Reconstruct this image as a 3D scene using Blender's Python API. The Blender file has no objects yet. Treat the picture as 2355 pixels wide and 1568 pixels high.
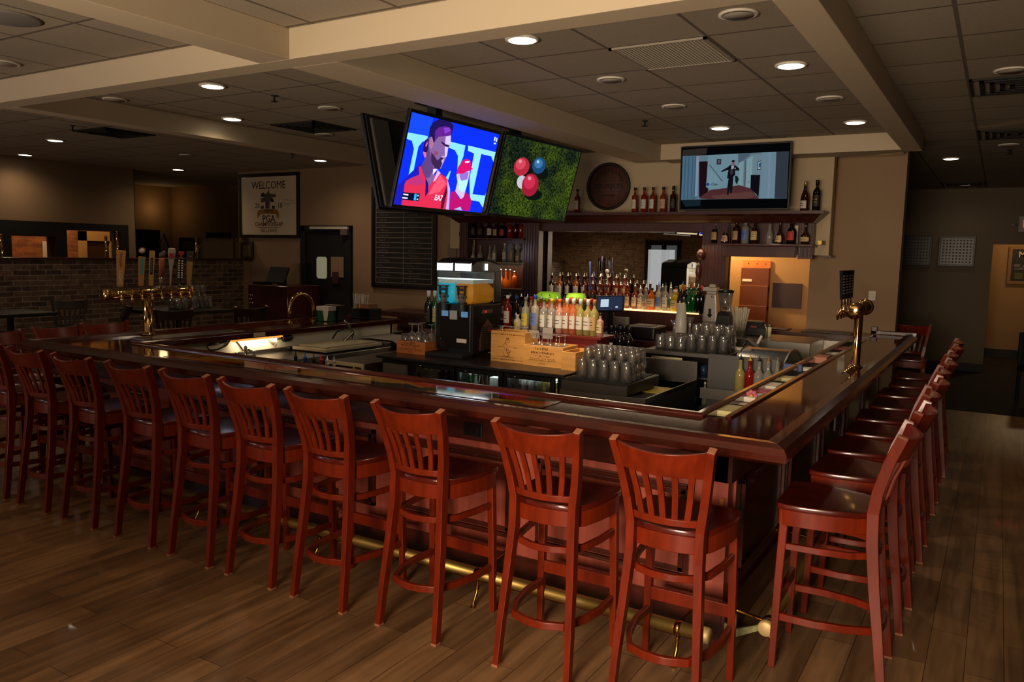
import bpy, math, random
from mathutils import Vector, Matrix
random.seed(7)
PI = math.pi
S = bpy.context.scene
COL = S.collection

# ------------------------------------------------------------------ camera
W_PX, H_PX, F_PX, CAM_H = 2355.0, 1568.0, 1833.42, 1.84
CXP, CYP = W_PX / 2, H_PX / 2
def _unit(v):
    v = Vector(v); v.normalize(); return v
_ax = -_unit((-1860 - CXP, 515 - CYP, F_PX))
_by = _unit((2300 - CXP, 605 - CYP, F_PX))
_uz = _ax.cross(_by); _uz.normalize()
ROT = Matrix((_ax, _by, _uz))            # photo axes (right, down, forward) -> world
cam_data = bpy.data.cameras.new('camera')
cam_data.sensor_width = 36.0
cam_data.lens = F_PX / W_PX * 36.0
cam_data.clip_end = 200
cam = bpy.data.objects.new('camera', cam_data); COL.objects.link(cam)
_m = Matrix((( ROT[0][0], -ROT[0][1], -ROT[0][2], 0),
             ( ROT[1][0], -ROT[1][1], -ROT[1][2], 0),
             ( ROT[2][0], -ROT[2][1], -ROT[2][2], CAM_H), (0, 0, 0, 1)))
cam.matrix_world = _m
S.camera = cam
def _ray(x, y): return ROT @ Vector((x - CXP, y - CYP, F_PX))
def at_z(x, y, z):
    d = _ray(x, y); return Vector((0, 0, CAM_H)) + d * ((z - CAM_H) / d.z)
def at_y(x, y, Y):
    d = _ray(x, y); return Vector((0, 0, CAM_H)) + d * (Y / d.y)
def at_x(x, y, X):
    d = _ray(x, y); return Vector((0, 0, CAM_H)) + d * (X / d.x)

# ------------------------------------------------------------------ view, world, light
S.view_settings.view_transform = 'Standard'
S.view_settings.look = 'None'
S.view_settings.gamma = 1.0
S.view_settings.use_curve_mapping = False
S.view_settings.exposure = 0.0
cy = S.cycles
cy.max_bounces = 7; cy.diffuse_bounces = 3; cy.glossy_bounces = 4; cy.transmission_bounces = 6
cy.transparent_max_bounces = 24; cy.caustics_reflective = False; cy.caustics_refractive = False
cy.sample_clamp_indirect = 3.0; cy.use_denoising = True
w = bpy.data.worlds.new('world'); S.world = w; w.use_nodes = True
w.node_tree.nodes['Background'].inputs[0].default_value = (0.75, 0.82, 0.9, 1)
w.node_tree.nodes['Background'].inputs[1].default_value = 0.16

def lin(c):
    if isinstance(c, str):
        c = c.lstrip('#'); c = [int(c[i:i+2], 16) / 255 for i in (0, 2, 4)]
    return tuple((v / 12.92 if v <= .04045 else ((v + .055) / 1.055) ** 2.4) for v in c)
def area_light(name, loc, size, energy, color, direction, spread=180):
    l = bpy.data.lights.new(name, 'AREA'); l.shape = 'RECTANGLE'; l.size, l.size_y = size
    l.energy = energy; l.color = color; l.spread = math.radians(spread)
    o = bpy.data.objects.new(name, l); COL.objects.link(o); o.location = loc
    o.rotation_euler = Vector(direction).to_track_quat('-Z', 'Y').to_euler()
    return o
# daylight through the street windows behind the camera, then two added upward fills
area_light('daylight_and_fill', (-.5, -2.35, 1.9), (1.6, 1.2), 50, (1.0, 0.80, 0.58), (-.13, 1, -0.2), 56)
area_light('daylight_and_fill', (-7.65, -2.35, 1.2), (.7, 1.6), 2.2, (0.85, 0.88, 1.0), (0.2, 1, -0.05))
area_light('daylight_and_fill', (-11.6, -2.2, 1.3), (1.2, 1.5), 26, (0.82, 0.80, 1.0), (7.4, 5.2, -.3), 60)
area_light('daylight_and_fill', (-1.6, -2.3, 1.0), (4.0, .5), 185, (1.0, 0.82, 0.60), (-.12, 1, 0.95), 85)  # added fill aimed upward to brighten the ceiling
area_light('daylight_and_fill', (-8.6, -2.3, .35), (3.5, .3), 60, (1.0, 0.80, 0.62), (-.05, 1, 0.9), 110)  # added low fill before the solid wall, lifts the dim left side

# ------------------------------------------------------------------ materials
MATS = {}
def _bsdf(m): return m.node_tree.nodes['Principled BSDF']
def mat(name, color, rough=.5, metal=0, spec=.5, coat=0, emit=None, estr=0, trans=0, ior=1.45, alpha=1, var=0, vscale=(8, 8, 8), bump=0, bscale=60):
    if name in MATS: return MATS[name]
    m = bpy.data.materials.new(name); m.use_nodes = True; nt = m.node_tree; b = _bsdf(m)
    c = lin(color)
    b.inputs['Base Color'].default_value = (*c, 1)
    b.inputs['Roughness'].default_value = rough; b.inputs['Metallic'].default_value = metal
    b.inputs['Specular IOR Level'].default_value = spec; b.inputs['IOR'].default_value = ior
    b.inputs['Coat Weight'].default_value = coat; b.inputs['Coat Roughness'].default_value = .08
    b.inputs['Transmission Weight'].default_value = trans; b.inputs['Alpha'].default_value = alpha
    if emit is not None:
        b.inputs['Emission Color'].default_value = (*lin(emit), 1); b.inputs['Emission Strength'].default_value = estr
    if var or bump:
        tc = nt.nodes.new('ShaderNodeTexCoord'); mp = nt.nodes.new('ShaderNodeMapping')
        mp.inputs['Scale'].default_value = vscale
        nt.links.new(tc.outputs['Object'], mp.inputs['Vector'])
        nz = nt.nodes.new('ShaderNodeTexNoise'); nz.inputs['Scale'].default_value = 1; nz.inputs['Detail'].default_value = 5
        nt.links.new(mp.outputs['Vector'], nz.inputs['Vector'])
        if var:
            r = nt.nodes.new('ShaderNodeValToRGB')
            r.color_ramp.elements[0].position = .3; r.color_ramp.elements[1].position = .7
            r.color_ramp.elements[0].color = (*[max(0, v * (1 - var)) for v in c], 1)
            r.color_ramp.elements[1].color = (*[min(1, v * (1 + var)) for v in c], 1)
            nt.links.new(nz.outputs['Fac'], r.inputs['Fac']); nt.links.new(r.outputs['Color'], b.inputs['Base Color'])
        if bump:
            n2 = nt.nodes.new('ShaderNodeTexNoise'); n2.inputs['Scale'].default_value = bscale
            nt.links.new(tc.outputs['Object'], n2.inputs['Vector'])
            bp = nt.nodes.new('ShaderNodeBump'); bp.inputs['Strength'].default_value = bump; bp.inputs['Distance'].default_value = .01
            nt.links.new(n2.outputs['Fac'], bp.inputs['Height']); nt.links.new(bp.outputs['Normal'], b.inputs['Normal'])
    MATS[name] = m; return m
def emis(name, color, strength=1):
    if name in MATS: return MATS[name]
    m = bpy.data.materials.new(name); m.use_nodes = True; nt = m.node_tree
    nt.nodes.remove(_bsdf(m)); e = nt.nodes.new('ShaderNodeEmission')
    e.inputs[0].default_value = (*lin(color), 1); e.inputs[1].default_value = strength
    nt.links.new(e.outputs[0], nt.nodes['Material Output'].inputs[0]); MATS[name] = m; return m
def glassy(name, color='#ffffff', gloss=.10, rough=.03, milk=0):
    """thin glass: tinted see-through with a fresnel sheen"""
    if name in MATS: return MATS[name]
    m = bpy.data.materials.new(name); m.use_nodes = True; nt = m.node_tree; nt.nodes.remove(_bsdf(m))
    t = nt.nodes.new('ShaderNodeBsdfTransparent'); t.inputs[0].default_value = (*lin(color), 1)
    g = nt.nodes.new('ShaderNodeBsdfGlossy'); g.inputs[0].default_value = (1, 1, 1, 1); g.inputs['Roughness'].default_value = rough
    fr = nt.nodes.new('ShaderNodeLayerWeight'); fr.inputs['Blend'].default_value = .35
    ma = nt.nodes.new('ShaderNodeMath'); ma.operation = 'MULTIPLY_ADD'; ma.inputs[1].default_value = .6; ma.inputs[2].default_value = gloss
    nt.links.new(fr.outputs['Fresnel'], ma.inputs[0])
    mx = nt.nodes.new('ShaderNodeMixShader'); nt.links.new(ma.outputs[0], mx.inputs[0])
    df = nt.nodes.new('ShaderNodeBsdfDiffuse'); df.inputs[0].default_value = (.8, .8, .8, 1); m2 = nt.nodes.new('ShaderNodeMixShader'); m2.inputs[0].default_value = milk
    nt.links.new(t.outputs[0], m2.inputs[1]); nt.links.new(df.outputs[0], m2.inputs[2])
    nt.links.new(m2.outputs[0], mx.inputs[1]); nt.links.new(g.outputs[0], mx.inputs[2])
    nt.links.new(mx.outputs[0], nt.nodes['Material Output'].inputs[0]); MATS[name] = m; return m
def brickish(name, c1, c2, mortar, bw, rh, msize, axes, rough=.8, off=(0, 0), offset=.5, bump=.4, streak=None, mscale=1.0, coat=0, squash=0, dark=None):
    """brick texture laid on a plane; axes e.g. 'yz' picks world axes for (along, up)"""
    if name in MATS: return MATS[name]
    m = bpy.data.materials.new(name); m.use_nodes = True; nt = m.node_tree; b = _bsdf(m); N = nt.nodes.new
    geo = N('ShaderNodeNewGeometry'); sp = N('ShaderNodeSeparateXYZ'); nt.links.new(geo.outputs['Position'], sp.inputs[0])
    cb = N('ShaderNodeCombineXYZ')
    for i, a in enumerate(axes):
        ad = N('ShaderNodeMath'); ad.operation = 'SUBTRACT'; ad.inputs[1].default_value = off[i]
        nt.links.new(sp.outputs['XYZ'.index(a.upper())], ad.inputs[0]); nt.links.new(ad.outputs[0], cb.inputs[i])
    bk = N('ShaderNodeTexBrick'); bk.offset = offset; bk.inputs['Scale'].default_value = 1
    bk.inputs['Color1'].default_value = (*lin(c1), 1); bk.inputs['Color2'].default_value = (*lin(c2), 1); bk.inputs['Mortar'].default_value = (*lin(mortar), 1)
    bk.inputs['Mortar Size'].default_value = msize; bk.inputs['Mortar Smooth'].default_value = .1
    bk.inputs['Brick Width'].default_value = bw; bk.inputs['Row Height'].default_value = rh; bk.inputs['Bias'].default_value = 0
    nt.links.new(cb.outputs[0], bk.inputs['Vector'])
    out = bk.outputs['Color']
    if streak:
        mp = N('ShaderNodeMapping'); mp.inputs['Scale'].default_value = streak[:3]; nt.links.new(cb.outputs[0], mp.inputs['Vector'])
        wv = N('ShaderNodeMixRGB'); 
        nz = N('ShaderNodeTexNoise'); nz.inputs['Scale'].default_value = 1; nz.inputs['Detail'].default_value = 6; nz.inputs['Distortion'].default_value = .6
        nt.links.new(mp.outputs[0], nz.inputs['Vector'])
        rp = N('ShaderNodeValToRGB'); rp.color_ramp.elements[0].position = .32; rp.color_ramp.elements[1].position = .68
        lo = streak[3]; rp.color_ramp.elements[0].color = (lo, lo, lo, 1); hi = 2 - lo; rp.color_ramp.elements[1].color = (hi, hi, hi, 1)
        nt.links.new(nz.outputs['Fac'], rp.inputs[0])
        wv.blend_type = 'MULTIPLY'; wv.inputs[0].default_value = 1
        nt.links.new(out, wv.inputs[1]); nt.links.new(rp.outputs[0], wv.inputs[2]); out = wv.outputs[0]
    nt.links.new(out, b.inputs['Base Color'])
    b.inputs['Roughness'].default_value = rough; b.inputs['Coat Weight'].default_value = coat
    if bump:
        bp = N('ShaderNodeBump'); bp.inputs['Strength'].default_value = bump; bp.inputs['Distance'].default_value = .01; bp.invert = True
        nt.links.new(bk.outputs['Fac'], bp.inputs['Height']); nt.links.new(bp.outputs['Normal'], b.inputs['Normal'])
    MATS[name] = m; return m

M_STOOL = mat('stool_cherry', '#681d07', .33, spec=.35, coat=.12, var=.25, vscale=(30, 30, 4))
M_SEAT = mat('stool_seat', '#4c1208', .24, coat=.35, var=.3, vscale=(22, 3, 22))
M_WORN = mat('worn_wood', '#9a6244', .6)
M_MAHOG = mat('bar_mahogany', '#3c130b', .30, coat=.45, var=.35, vscale=(2, 2, 24))
M_MAHOGD = mat('back_mahogany', '#3a140b', .38, coat=.2, var=.3, vscale=(25, 25, 2.5))
M_PANEL = mat('bar_panel', '#8e4234', .42, coat=.15, var=.2, vscale=(26, 26, 2.5))
M_TOP = mat('bar_top_resin', '#3a1207', .06, spec=.4, coat=.35, var=.45, vscale=(1.2, 5, 3))
M_RAIL = mat('bar_rail', '#3e130b', .16, coat=.5, var=.3, vscale=(3, 3, 10))
M_BRASS = mat('brass', '#b78a3c', .22, metal=1)
M_BRASSD = mat('aged_brass', '#a88a4c', .42, metal=.9)
M_GOLD = mat('polished_brass', '#d8b070', .10, metal=1)
M_CHROME = mat('chrome', '#d8d8d8', .1, metal=1)
M_STEEL = mat('stainless', '#8f8a84', .3, metal=1, bump=.05)
M_BLACK = mat('black_plastic', '#0d0b0b', .35)
M_BLACKM = mat('black_matte', '#0b0909', .7)
M_GREY = mat('grey_plastic', '#57504a', .5)
M_WHITE = mat('white_paper', '#cfc6b8', .8)
M_CREAM = mat('cream_card', '#cdbf96', .7)
M_WALL = mat('wall_paint', '#8a7056', .85, bump=.08, bscale=120)
M_WALLW = mat('wall_warm', '#94744e', .85, bump=.05, bscale=120)
M_WALLG = mat('wall_hall', '#6e604e', .85)
M_BULK = mat('bulkhead_paint', '#ab977a', .85)
M_SOFFIT = mat('soffit_paint', '#b5a389', .8)
M_INNER = mat('bar_inner_white', '#d6cdb9', .5, var=.06, vscale=(3, 3, 3))
M_PINE = mat('pine_box', '#c58d48', .6, var=.18, vscale=(4, 4, 30))
M_PINE2 = mat('pine_box_orange', '#a8602a', .55, var=.2, vscale=(4, 4, 30))
M_INK = mat('burnt_ink', '#6a3f18', .8)
M_MIRROR = mat('mirror_glass', '#c9c6bd', .01, metal=1)
M_GLASS = glassy('clear_glass', '#f8f6f2', .10, .07, .05)
M_PANE = glassy('pane_glass', '#e2e4e0', .05)
M_FROST = mat('frosted_glass', '#c4b9a0', .35, trans=.5, spec=.6)
M_CARPET = mat('carpet', '#241a14', .95, var=.6, vscale=(9, 9, 9))
M_BASEB = mat('baseboard_black', '#0e0a08', .6)
M_TABLE = mat('table_black', '#12100f', .4)

M_FLOOR = brickish('floor_planks', '#8c6a48', '#6b4f35', '#3c2b1c', 1.1, .155, .0018, 'yx', rough=.38, bump=.08, offset=.37, streak=(1.3, 15, 1, .62), coat=.08)
M_CEIL = brickish('ceiling_tiles', '#978a78', '#90836f', '#5d5044', .61, .61, .011, 'xy', rough=.9, off=(-.89, 3.90), offset=0, bump=.5, streak=(60, 60, 1, .93))
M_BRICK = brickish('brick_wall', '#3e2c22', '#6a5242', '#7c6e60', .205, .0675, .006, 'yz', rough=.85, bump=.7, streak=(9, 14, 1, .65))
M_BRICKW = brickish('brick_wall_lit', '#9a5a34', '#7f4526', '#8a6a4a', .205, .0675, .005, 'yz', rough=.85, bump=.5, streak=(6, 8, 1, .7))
M_BRICKB = brickish('brick_wall_street', '#6a5240', '#8a705a', '#8a7c6a', .205, .0675, .006, 'xz', rough=.85, bump=.5, streak=(9, 14, 1, .65))

# ------------------------------------------------------------------ mesh builder
class MB:
    def __init__(s): s.v = []; s.f = []; s.m = []; s.s = []; s.T = None
    def add(s, vs, fs, mi=0, smooth=False):
        n = len(s.v)
        for p in vs:
            p = Vector(p); s.v.append(tuple(s.T @ p) if s.T else tuple(p))
        for f in fs: s.f.append(tuple(n + i for i in f)); s.m.append(mi); s.s.append(smooth)
        return s
    def box(s, x0, x1, y0, y1, z0, z1, mi=0):
        v = [(x, y, z) for z in (z0, z1) for y in (y0, y1) for x in (x0, x1)]
        return s.add(v, [(0, 2, 3, 1), (4, 5, 7, 6), (0, 1, 5, 4), (2, 6, 7, 3), (0, 4, 6, 2), (1, 3, 7, 5)], mi)
    def loft(s, rings, mi=0, smooth=False, caps=True, closed=False):
        k = len(rings[0]); v = [p for r in rings for p in r]; f = []
        R = len(rings)
        for i in range(R if closed else R - 1):
            j = (i + 1) % R
            for a in range(k):
                b = (a + 1) % k; f.append((i * k + a, i * k + b, j * k + b, j * k + a))
        if caps and not closed: f.append(tuple(range(k))[::-1]); f.append(tuple((R - 1) * k + a for a in range(k)))
        return s.add(v, f, mi, smooth)
    def lathe(s, prof, seg=16, c=(0, 0, 0), mi=0, smooth=True, caps=True):
        rings = []
        for r, z in prof: rings.append([(c[0] + r * math.cos(2*PI*a/seg), c[1] + r * math.sin(2*PI*a/seg), c[2] + z) for a in range(seg)])
        n = len(s.s); s.loft(rings, mi, smooth, caps); 
        if caps: s.s[-1] = False; s.s[-2] = False
        return s
    def cyl(s, c, r, h, seg=16, mi=0): return s.lathe([(r, 0), (r, h)], seg, c, mi)
    def tube(s, pts, r, seg=8, mi=0, smooth=True, closed=False, caps=True):
        pts = [Vector(p) for p in pts]; n = len(pts); rings = []; rr = r if isinstance(r, (list, tuple)) else [r] * n
        up = None
        for i, p in enumerate(pts):
            if closed: t = pts[(i + 1) % n] - pts[i - 1]
            else: t = pts[min(i + 1, n - 1)] - pts[max(i - 1, 0)]
            t.normalize()
            if up is None: up = Vector((0, 0, 1)) if abs(t.z) < .9 else Vector((1, 0, 0))
            a = t.cross(up); a.normalize(); b = a.cross(t); b.normalize(); up = b
            rings.append([tuple(p + (a * math.cos(2*PI*k/seg) + b * math.sin(2*PI*k/seg)) * rr[i]) for k in range(seg)])
        return s.loft(rings, mi, smooth, caps, closed)
    def bar(s, pts, w, d, mi=0, lat=(1, 0, 0), taper=None):
        """rectangular section w (along lat) x d swept along pts"""
        pts = [Vector(p) for p in pts]; rings = []; n = len(pts)
        for i, p in enumerate(pts):
            t = pts[min(i + 1, n - 1)] - pts[max(i - 1, 0)]; t.normalize()
            a = Vector(lat); a = a - t * a.dot(t); a.normalize(); b = t.cross(a)
            k = taper[i] if taper else 1
            rings.append([tuple(p + a * (sx * w * k / 2) + b * (sy * d * k / 2)) for sx, sy in ((-1, -1), (1, -1), (1, 1), (-1, 1))])
        return s.loft(rings, mi)
    def prism(s, poly, z0, z1, mi=0):
        return s.loft([[(x, y, z0) for x, y in poly], [(x, y, z1) for x, y in poly]], mi)
    def quad(s, a, b, c, d, mi=0): return s.add([a, b, c, d], [(0, 1, 2, 3)], mi)
    def poly(s, pts, mi=0): return s.add(pts, [tuple(range(len(pts)))], mi)
    def ball(s, c, r, mi=0, seg=12, rings=7, sz=1):
        prof = [(max(1e-4, r * math.sin(PI * i / rings)), -r * sz * math.cos(PI * i / rings)) for i in range(rings + 1)]
        return s.lathe(prof, seg, c, mi)
    def mesh(s, name, mats):
        me = bpy.data.meshes.new(name); me.from_pydata(s.v, [], s.f); me.validate(); 
        for m in (mats if isinstance(mats, (list, tuple)) else [mats]): me.materials.append(m)
        if len(me.polygons) == len(s.m):
            me.polygons.foreach_set('material_index', s.m); me.polygons.foreach_set('use_smooth', s.s)
        import bmesh
        bm = bmesh.new(); bm.from_mesh(me); bmesh.ops.recalc_face_normals(bm, faces=bm.faces); bm.to_mesh(me); bm.free()
        me.update(); return me
    def smooth_mesh(s, name, mats):
        me = s.mesh(name, mats); me.polygons.foreach_set('use_smooth', [True] * len(me.polygons)); me.set_sharp_from_angle(angle=math.radians(32)); return me
    def build(s, name, mats, parent=None, bevel=0, seg=2, **kw):
        return link(name, s.mesh(name, mats), parent, bevel, seg, **kw)
def link(name, me, parent=None, bevel=0, seg=2, loc=None, rz=None, matrix=None, **props):
    o = bpy.data.objects.new(name, me); COL.objects.link(o)
    if parent: o.parent = parent
    if loc is not None: o.location = loc
    if rz is not None: o.rotation_euler = (0, 0, rz)
    if matrix is not None: o.matrix_world = matrix
    if bevel:
        b = o.modifiers.new('bevel', 'BEVEL'); b.width = bevel; b.segments = seg; b.limit_method = 'ANGLE'; b.angle_limit = math.radians(35)
    tag(o, **props); return o
def tag(o, label=None, cat=None, group=None, kind=None):
    if label: o['label'] = label
    if cat: o['category'] = cat
    if group: o['group'] = group
    if kind: o['kind'] = kind
    return o
def thing(name, label, cat, loc=(0, 0, 0), rz=0, group=None, matrix=None):
    o = bpy.data.objects.new(name, None); COL.objects.link(o); o.empty_display_size = .1
    o.location = loc; o.rotation_euler = (0, 0, rz)
    if matrix is not None: o.matrix_world = matrix
    return tag(o, label, cat, group)
def struct(name, mb, mats, **kw): return mb.build(name, mats, kind='structure', **kw)
def lettering(txt, parent, m, size, loc, rot=(0, 0, 0), align='CENTER', ext=.0005, name='lettering', sx=1, font_bold=False):
    c = bpy.data.curves.new(name, 'FONT'); c.body = txt; c.size = size; c.align_x = align; c.align_y = 'CENTER'; c.extrude = ext
    c.resolution_u = 2
    if font_bold: c.offset = size * .015
    tmp = bpy.data.objects.new(name, c); COL.objects.link(tmp); me = bpy.data.meshes.new_from_object(tmp); me.name = name; me.materials.clear(); me.materials.append(m)
    bpy.data.objects.remove(tmp)
    o = bpy.data.objects.new(name, me); COL.objects.link(o); o.parent = parent; o.location = loc; o.rotation_euler = rot; o.scale = (sx, 1, 1)
    return o
def clone(o, loc=None, rz=None, label=None, group=None, parent=None):
    c = o.copy(); COL.objects.link(c)
    if parent: c.parent = parent
    for ch in [x for x in o.children]: clone(ch, parent=c)
    if loc is not None: c.location = loc
    if rz is not None: c.rotation_euler = (0, 0, rz)
    if label: c['label'] = label
    if group: c['group'] = group
    return c
ORD = ['first', 'second', 'third', 'fourth', 'fifth', 'sixth', 'seventh', 'eighth', 'ninth', 'tenth', 'eleventh', 'twelfth', 'thirteenth', 'fourteenth', 'fifteenth', 'sixteenth', 'seventeenth', 'eighteenth', 'nineteenth', 'twentieth']

# ================================================================== the setting
ZC, ZB = 3.07, 2.90
struct('floor', MB().box(-18, 3.2, -2.6, 11.3, -.05, 0), M_FLOOR)
struct('floor_hall', MB().box(-4, 3.2, 11.3, 18.5, -.05, .004), M_CARPET)
struct('ceiling', MB().box(-18, 3.2, -2.6, 18.5, ZC, ZC + .05), M_CEIL)
def beam(n, x0, x1, y0, y1, z0=ZB): struct('trim_%d' % n, MB().box(x0, x1, y0, y1, z0, ZC), M_SOFFIT, bevel=.004)
beam(1, -7.3, -.72, 3.31, 3.48)                 # long beam over the bar front
beam(2, -.89, -.72, 3.48, 8.75)                 # right
beam(3, -3.68, -3.32, 3.48, 8.75, ZB + .0)      # centre
beam(4, -6.92, -6.72, 3.48, 9.1)                # left
beam(5, -3.76, -3.52, -2.6, 3.31)               # towards the camera
beam(6, -3.32, -.89, 8.58, 8.95)                # over the back bar
beam(7, -.72, 3.2, 3.31, 3.48, ZB + .1)
# walls
struct('wall_back', MB().box(-10.9, -3.4, 9.1, 9.25, 0, ZC).box(-3.4, -1.8, 9.1, 9.25, 0, 1.06).box(-3.4, -1.8, 9.1, 9.25, 1.88, ZC), M_WALL)
struct('wall_bulkhead', MB().box(-6.45, -1.55, 8.95, 9.1, 1.88, ZC), M_BULK)
struct('trim_8', MB().box(-1.62, -1.52, 8.93, 9.12, 1.86, 1.88), M_MAHOGD)
struct('wall_column', MB().box(-1.8, -.90, 9.3, 9.5, 0, ZC), M_WALL)
struct('trim_9', MB().box(-.935, -.895, 9.285, 9.51, 0, ZC), M_WALL)
struct('wall_alcove', MB().box(-4.2, -1.8, 10.2, 10.3, 0, ZC).box(-4.3, -4.2, 9.25, 10.3, 0, ZC).box(-1.8, -1.72, 9.5, 10.3, 0, ZC), M_WALLW)
struct('wall_hall', MB().box(-4, -.12, 15.5, 15.65, 0, ZC).box(-.12, 1.5, 15.5, 15.65, 2.15, ZC).box(1.5, 3.2, 15.5, 15.65, 0, ZC), M_WALLG)
struct('wall_hall_end', MB().box(-.3, 1.7, 18.3, 18.45, 0, ZC).box(-.27, -.14, 15.65, 18.3, 0, ZC).box(1.5, 1.65, 15.65, 18.3, 0, ZC), M_WALLW)
struct('wall_hall_left', MB().box(-4.2, -4, 10.3, 15.65, 0, ZC), M_WALLG)
struct('wall_right', MB().box(3.2, 3.35, -2.6, 18.5, 0, ZC), M_WALLG)
struct('baseboard_hall', MB().box(-4, -.12, 15.47, 15.5, 0, .14).box(-.14, 1.5, 18.27, 18.3, 0, .16), M_BASEB)
struct('baseboard_back', MB().box(-10.9, -6.5, 9.08, 9.1, 0, .13), M_BASEB)
struct('wall_recess', MB().box(-15.4, -10.9, 11.0, 11.15, 0, ZC).box(-15.4, -15.3, 8.2, 11.0, 0, ZC).box(-11.05, -10.9, 9.25, 11.0, 0, ZC), M_WALLW)
# left wall: plaster with a dark timber frame around two openings to a lit brick room
lw = MB(); X0, X1 = -12.45, -12.3
lw.box(X0, X1, -2.6, 8.14, 2.15, ZC).box(X0, X1, -2.6, 8.14, 0, 1.5).box(X0, X1, 8.0, 8.14, 1.5, 2.15)
struct('wall_left', lw, M_WALL)
fr = MB(); xa, xb = -12.52, -12.26
fr.box(xa, xb, -2.6, 8.0, 2.04, 2.15).box(xa, xb, -2.6, 8.0, 1.48, 1.6)
for y0, y1 in ((-2.6, 4.2), (5.98, 6.17), (6.81, 6.98), (7.86, 8.0)): fr.box(xa, xb, y0, y1, 1.6, 2.04)
fr.box(xa, xb, 6.17, 6.81, 1.93, 2.04)
struct('window_1', fr, M_BLACKM)
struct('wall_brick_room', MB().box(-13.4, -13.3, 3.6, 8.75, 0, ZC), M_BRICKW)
struct('wall_brick_room_end', MB().prism([(-12.45, 8.08), (-12.3, 8.14), (-13.35, 8.85), (-13.3, 8.66)], 0, ZC).box(-13.4, -12.45, 3.5, 3.6, 0, ZC), M_WALLW)
# pony wall with cap
pw = MB().box(-10.75, -10.6, -2.6, 9.1, 0, 1.62)
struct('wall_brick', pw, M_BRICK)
struct('trim_10', MB().box(-10.78, -10.57, -2.6, 9.14, 1.62, 1.645).box(-10.8, -10.55, 9.02, 9.16, 1.62, 1.645), M_MAHOGD, bevel=.004)
struct('trim_11', MB().box(-10.76, -10.59, 8.93, 9.12, 0, 1.62), M_WALL)
# street wall behind the camera, seen in the bar mirror
sw = MB().box(-18, -8.15, -2.6, -2.45, 0, ZC)
sw.box(-8.15, -7.15, -2.6, -2.45, 2.25, ZC).box(-7.15, -4.2, -2.6, -2.45, 0, ZC).box(-4.2, 1, -2.6, -2.45, 2.5, ZC).box(-4.2, 1, -2.6, -2.45, 0, .8).box(1, 3.2, -2.6, -2.45, 0, ZC)
struct('wall_street', sw, M_BRICKB)
struct('wall_left_end', MB().box(-18.1, -18, -2.6, 11.15, 0, ZC).box(-18, -15.4, 11.0, 11.15, 0, ZC), M_WALL)
d = MB().box(-8.15, -8.04, -2.58, -2.42, 0, 2.25).box(-7.26, -7.15, -2.58, -2.42, 0, 2.25).box(-8.04, -7.26, -2.58, -2.42, 2.12, 2.25)
d.box(-7.70, -7.60, -2.56, -2.46, 0, 2.12).box(-8.04, -7.26, -2.56, -2.46, 0, .25).box(-7.5, -7.45, -2.4, -2.38, .6, 2.0, 1)
struct('door_2', d, [M_BLACKM, M_CHROME])
dd = MB().quad((-8.04, -2.5, .25), (-7.26, -2.5, .25), (-7.26, -2.5, 2.12), (-8.04, -2.5, 2.12)).quad((-4.2, -2.5, .8), (1, -2.5, .8), (1, -2.5, 2.5), (-4.2, -2.5, 2.5))
struct('window_2', dd, M_PANE)
struct('ground_street', MB().box(-30, 20, -22, -2.61, -.08, -.02), mat('pavement', '#77746c', .9))
# door in the back wall
DL, DR = -9.41, -8.36
fr = MB().box(DL, DL + .1, 9.04, 9.1, 0, 2.19).box(DR - .1, DR, 9.04, 9.1, 0, 2.19).box(DL, DR, 9.04, 9.1, 2.1, 2.19)
do = struct('door_1', fr.box(DL + .1, DR - .1, 9.07, 9.1, 0, 2.1), M_BLACKM, bevel=.004)
def dpt(x, y): return at_y(x, y, 9.06)
a, b = dpt(728, 590), dpt(751, 641)
MB().loft([[(p[0], 9.058 + dy, p[1]) for p in ((a.x, a.z - .03), (a.x + .03, a.z), (b.x - .03, a.z), (b.x, a.z - .03), (b.x, b.z + .03), (b.x - .03, b.z), (a.x + .03, b.z), (a.x, b.z + .03))] for dy in (0, .012)]).build('glazed_panel', mat('door_glass', '#8c8a72', .3, emit='#a7a588', estr=.35), do)
a, b = dpt(762, 590), dpt(791, 638)
MB().box(a.x, b.x, 9.05, 9.06, b.z, a.z).box(a.x + .03, a.x + .16, 9.045, 9.05, b.z - .1, b.z + .08, 1).build('notice', [mat('notice_paper', '#8c6f5c', .6), mat('cup_print', '#3a1d14', .6)], do)
a, b = dpt(718, 524), dpt(805, 527)
MB().box(a.x, b.x, 9.0, 9.04, a.z - .02, a.z + .02).build('door_closer', mat('door_closer_grey', '#b5b0a8', .4), do)
a, b = dpt(790, 527), dpt(805, 541)
MB().box(a.x, b.x, 8.99, 9.05, b.z, a.z).build('sensor_box', M_GREY, do)

# unseen spots added behind the camera to brighten the mirrored brick
for (x, y) in ((-9.2, -.9), (-5.2, -.9), (-12.2, -.6)):
    l = bpy.data.lights.new('front_fill_spot', 'SPOT'); l.energy = 70; l.color = (1, .76, .5); l.spot_size = math.radians(140); l.spot_blend = .7; l.shadow_soft_size = .06
    o = bpy.data.objects.new('front_fill_spot', l); COL.objects.link(o); o.location = (x, y, ZC - .05)
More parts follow.
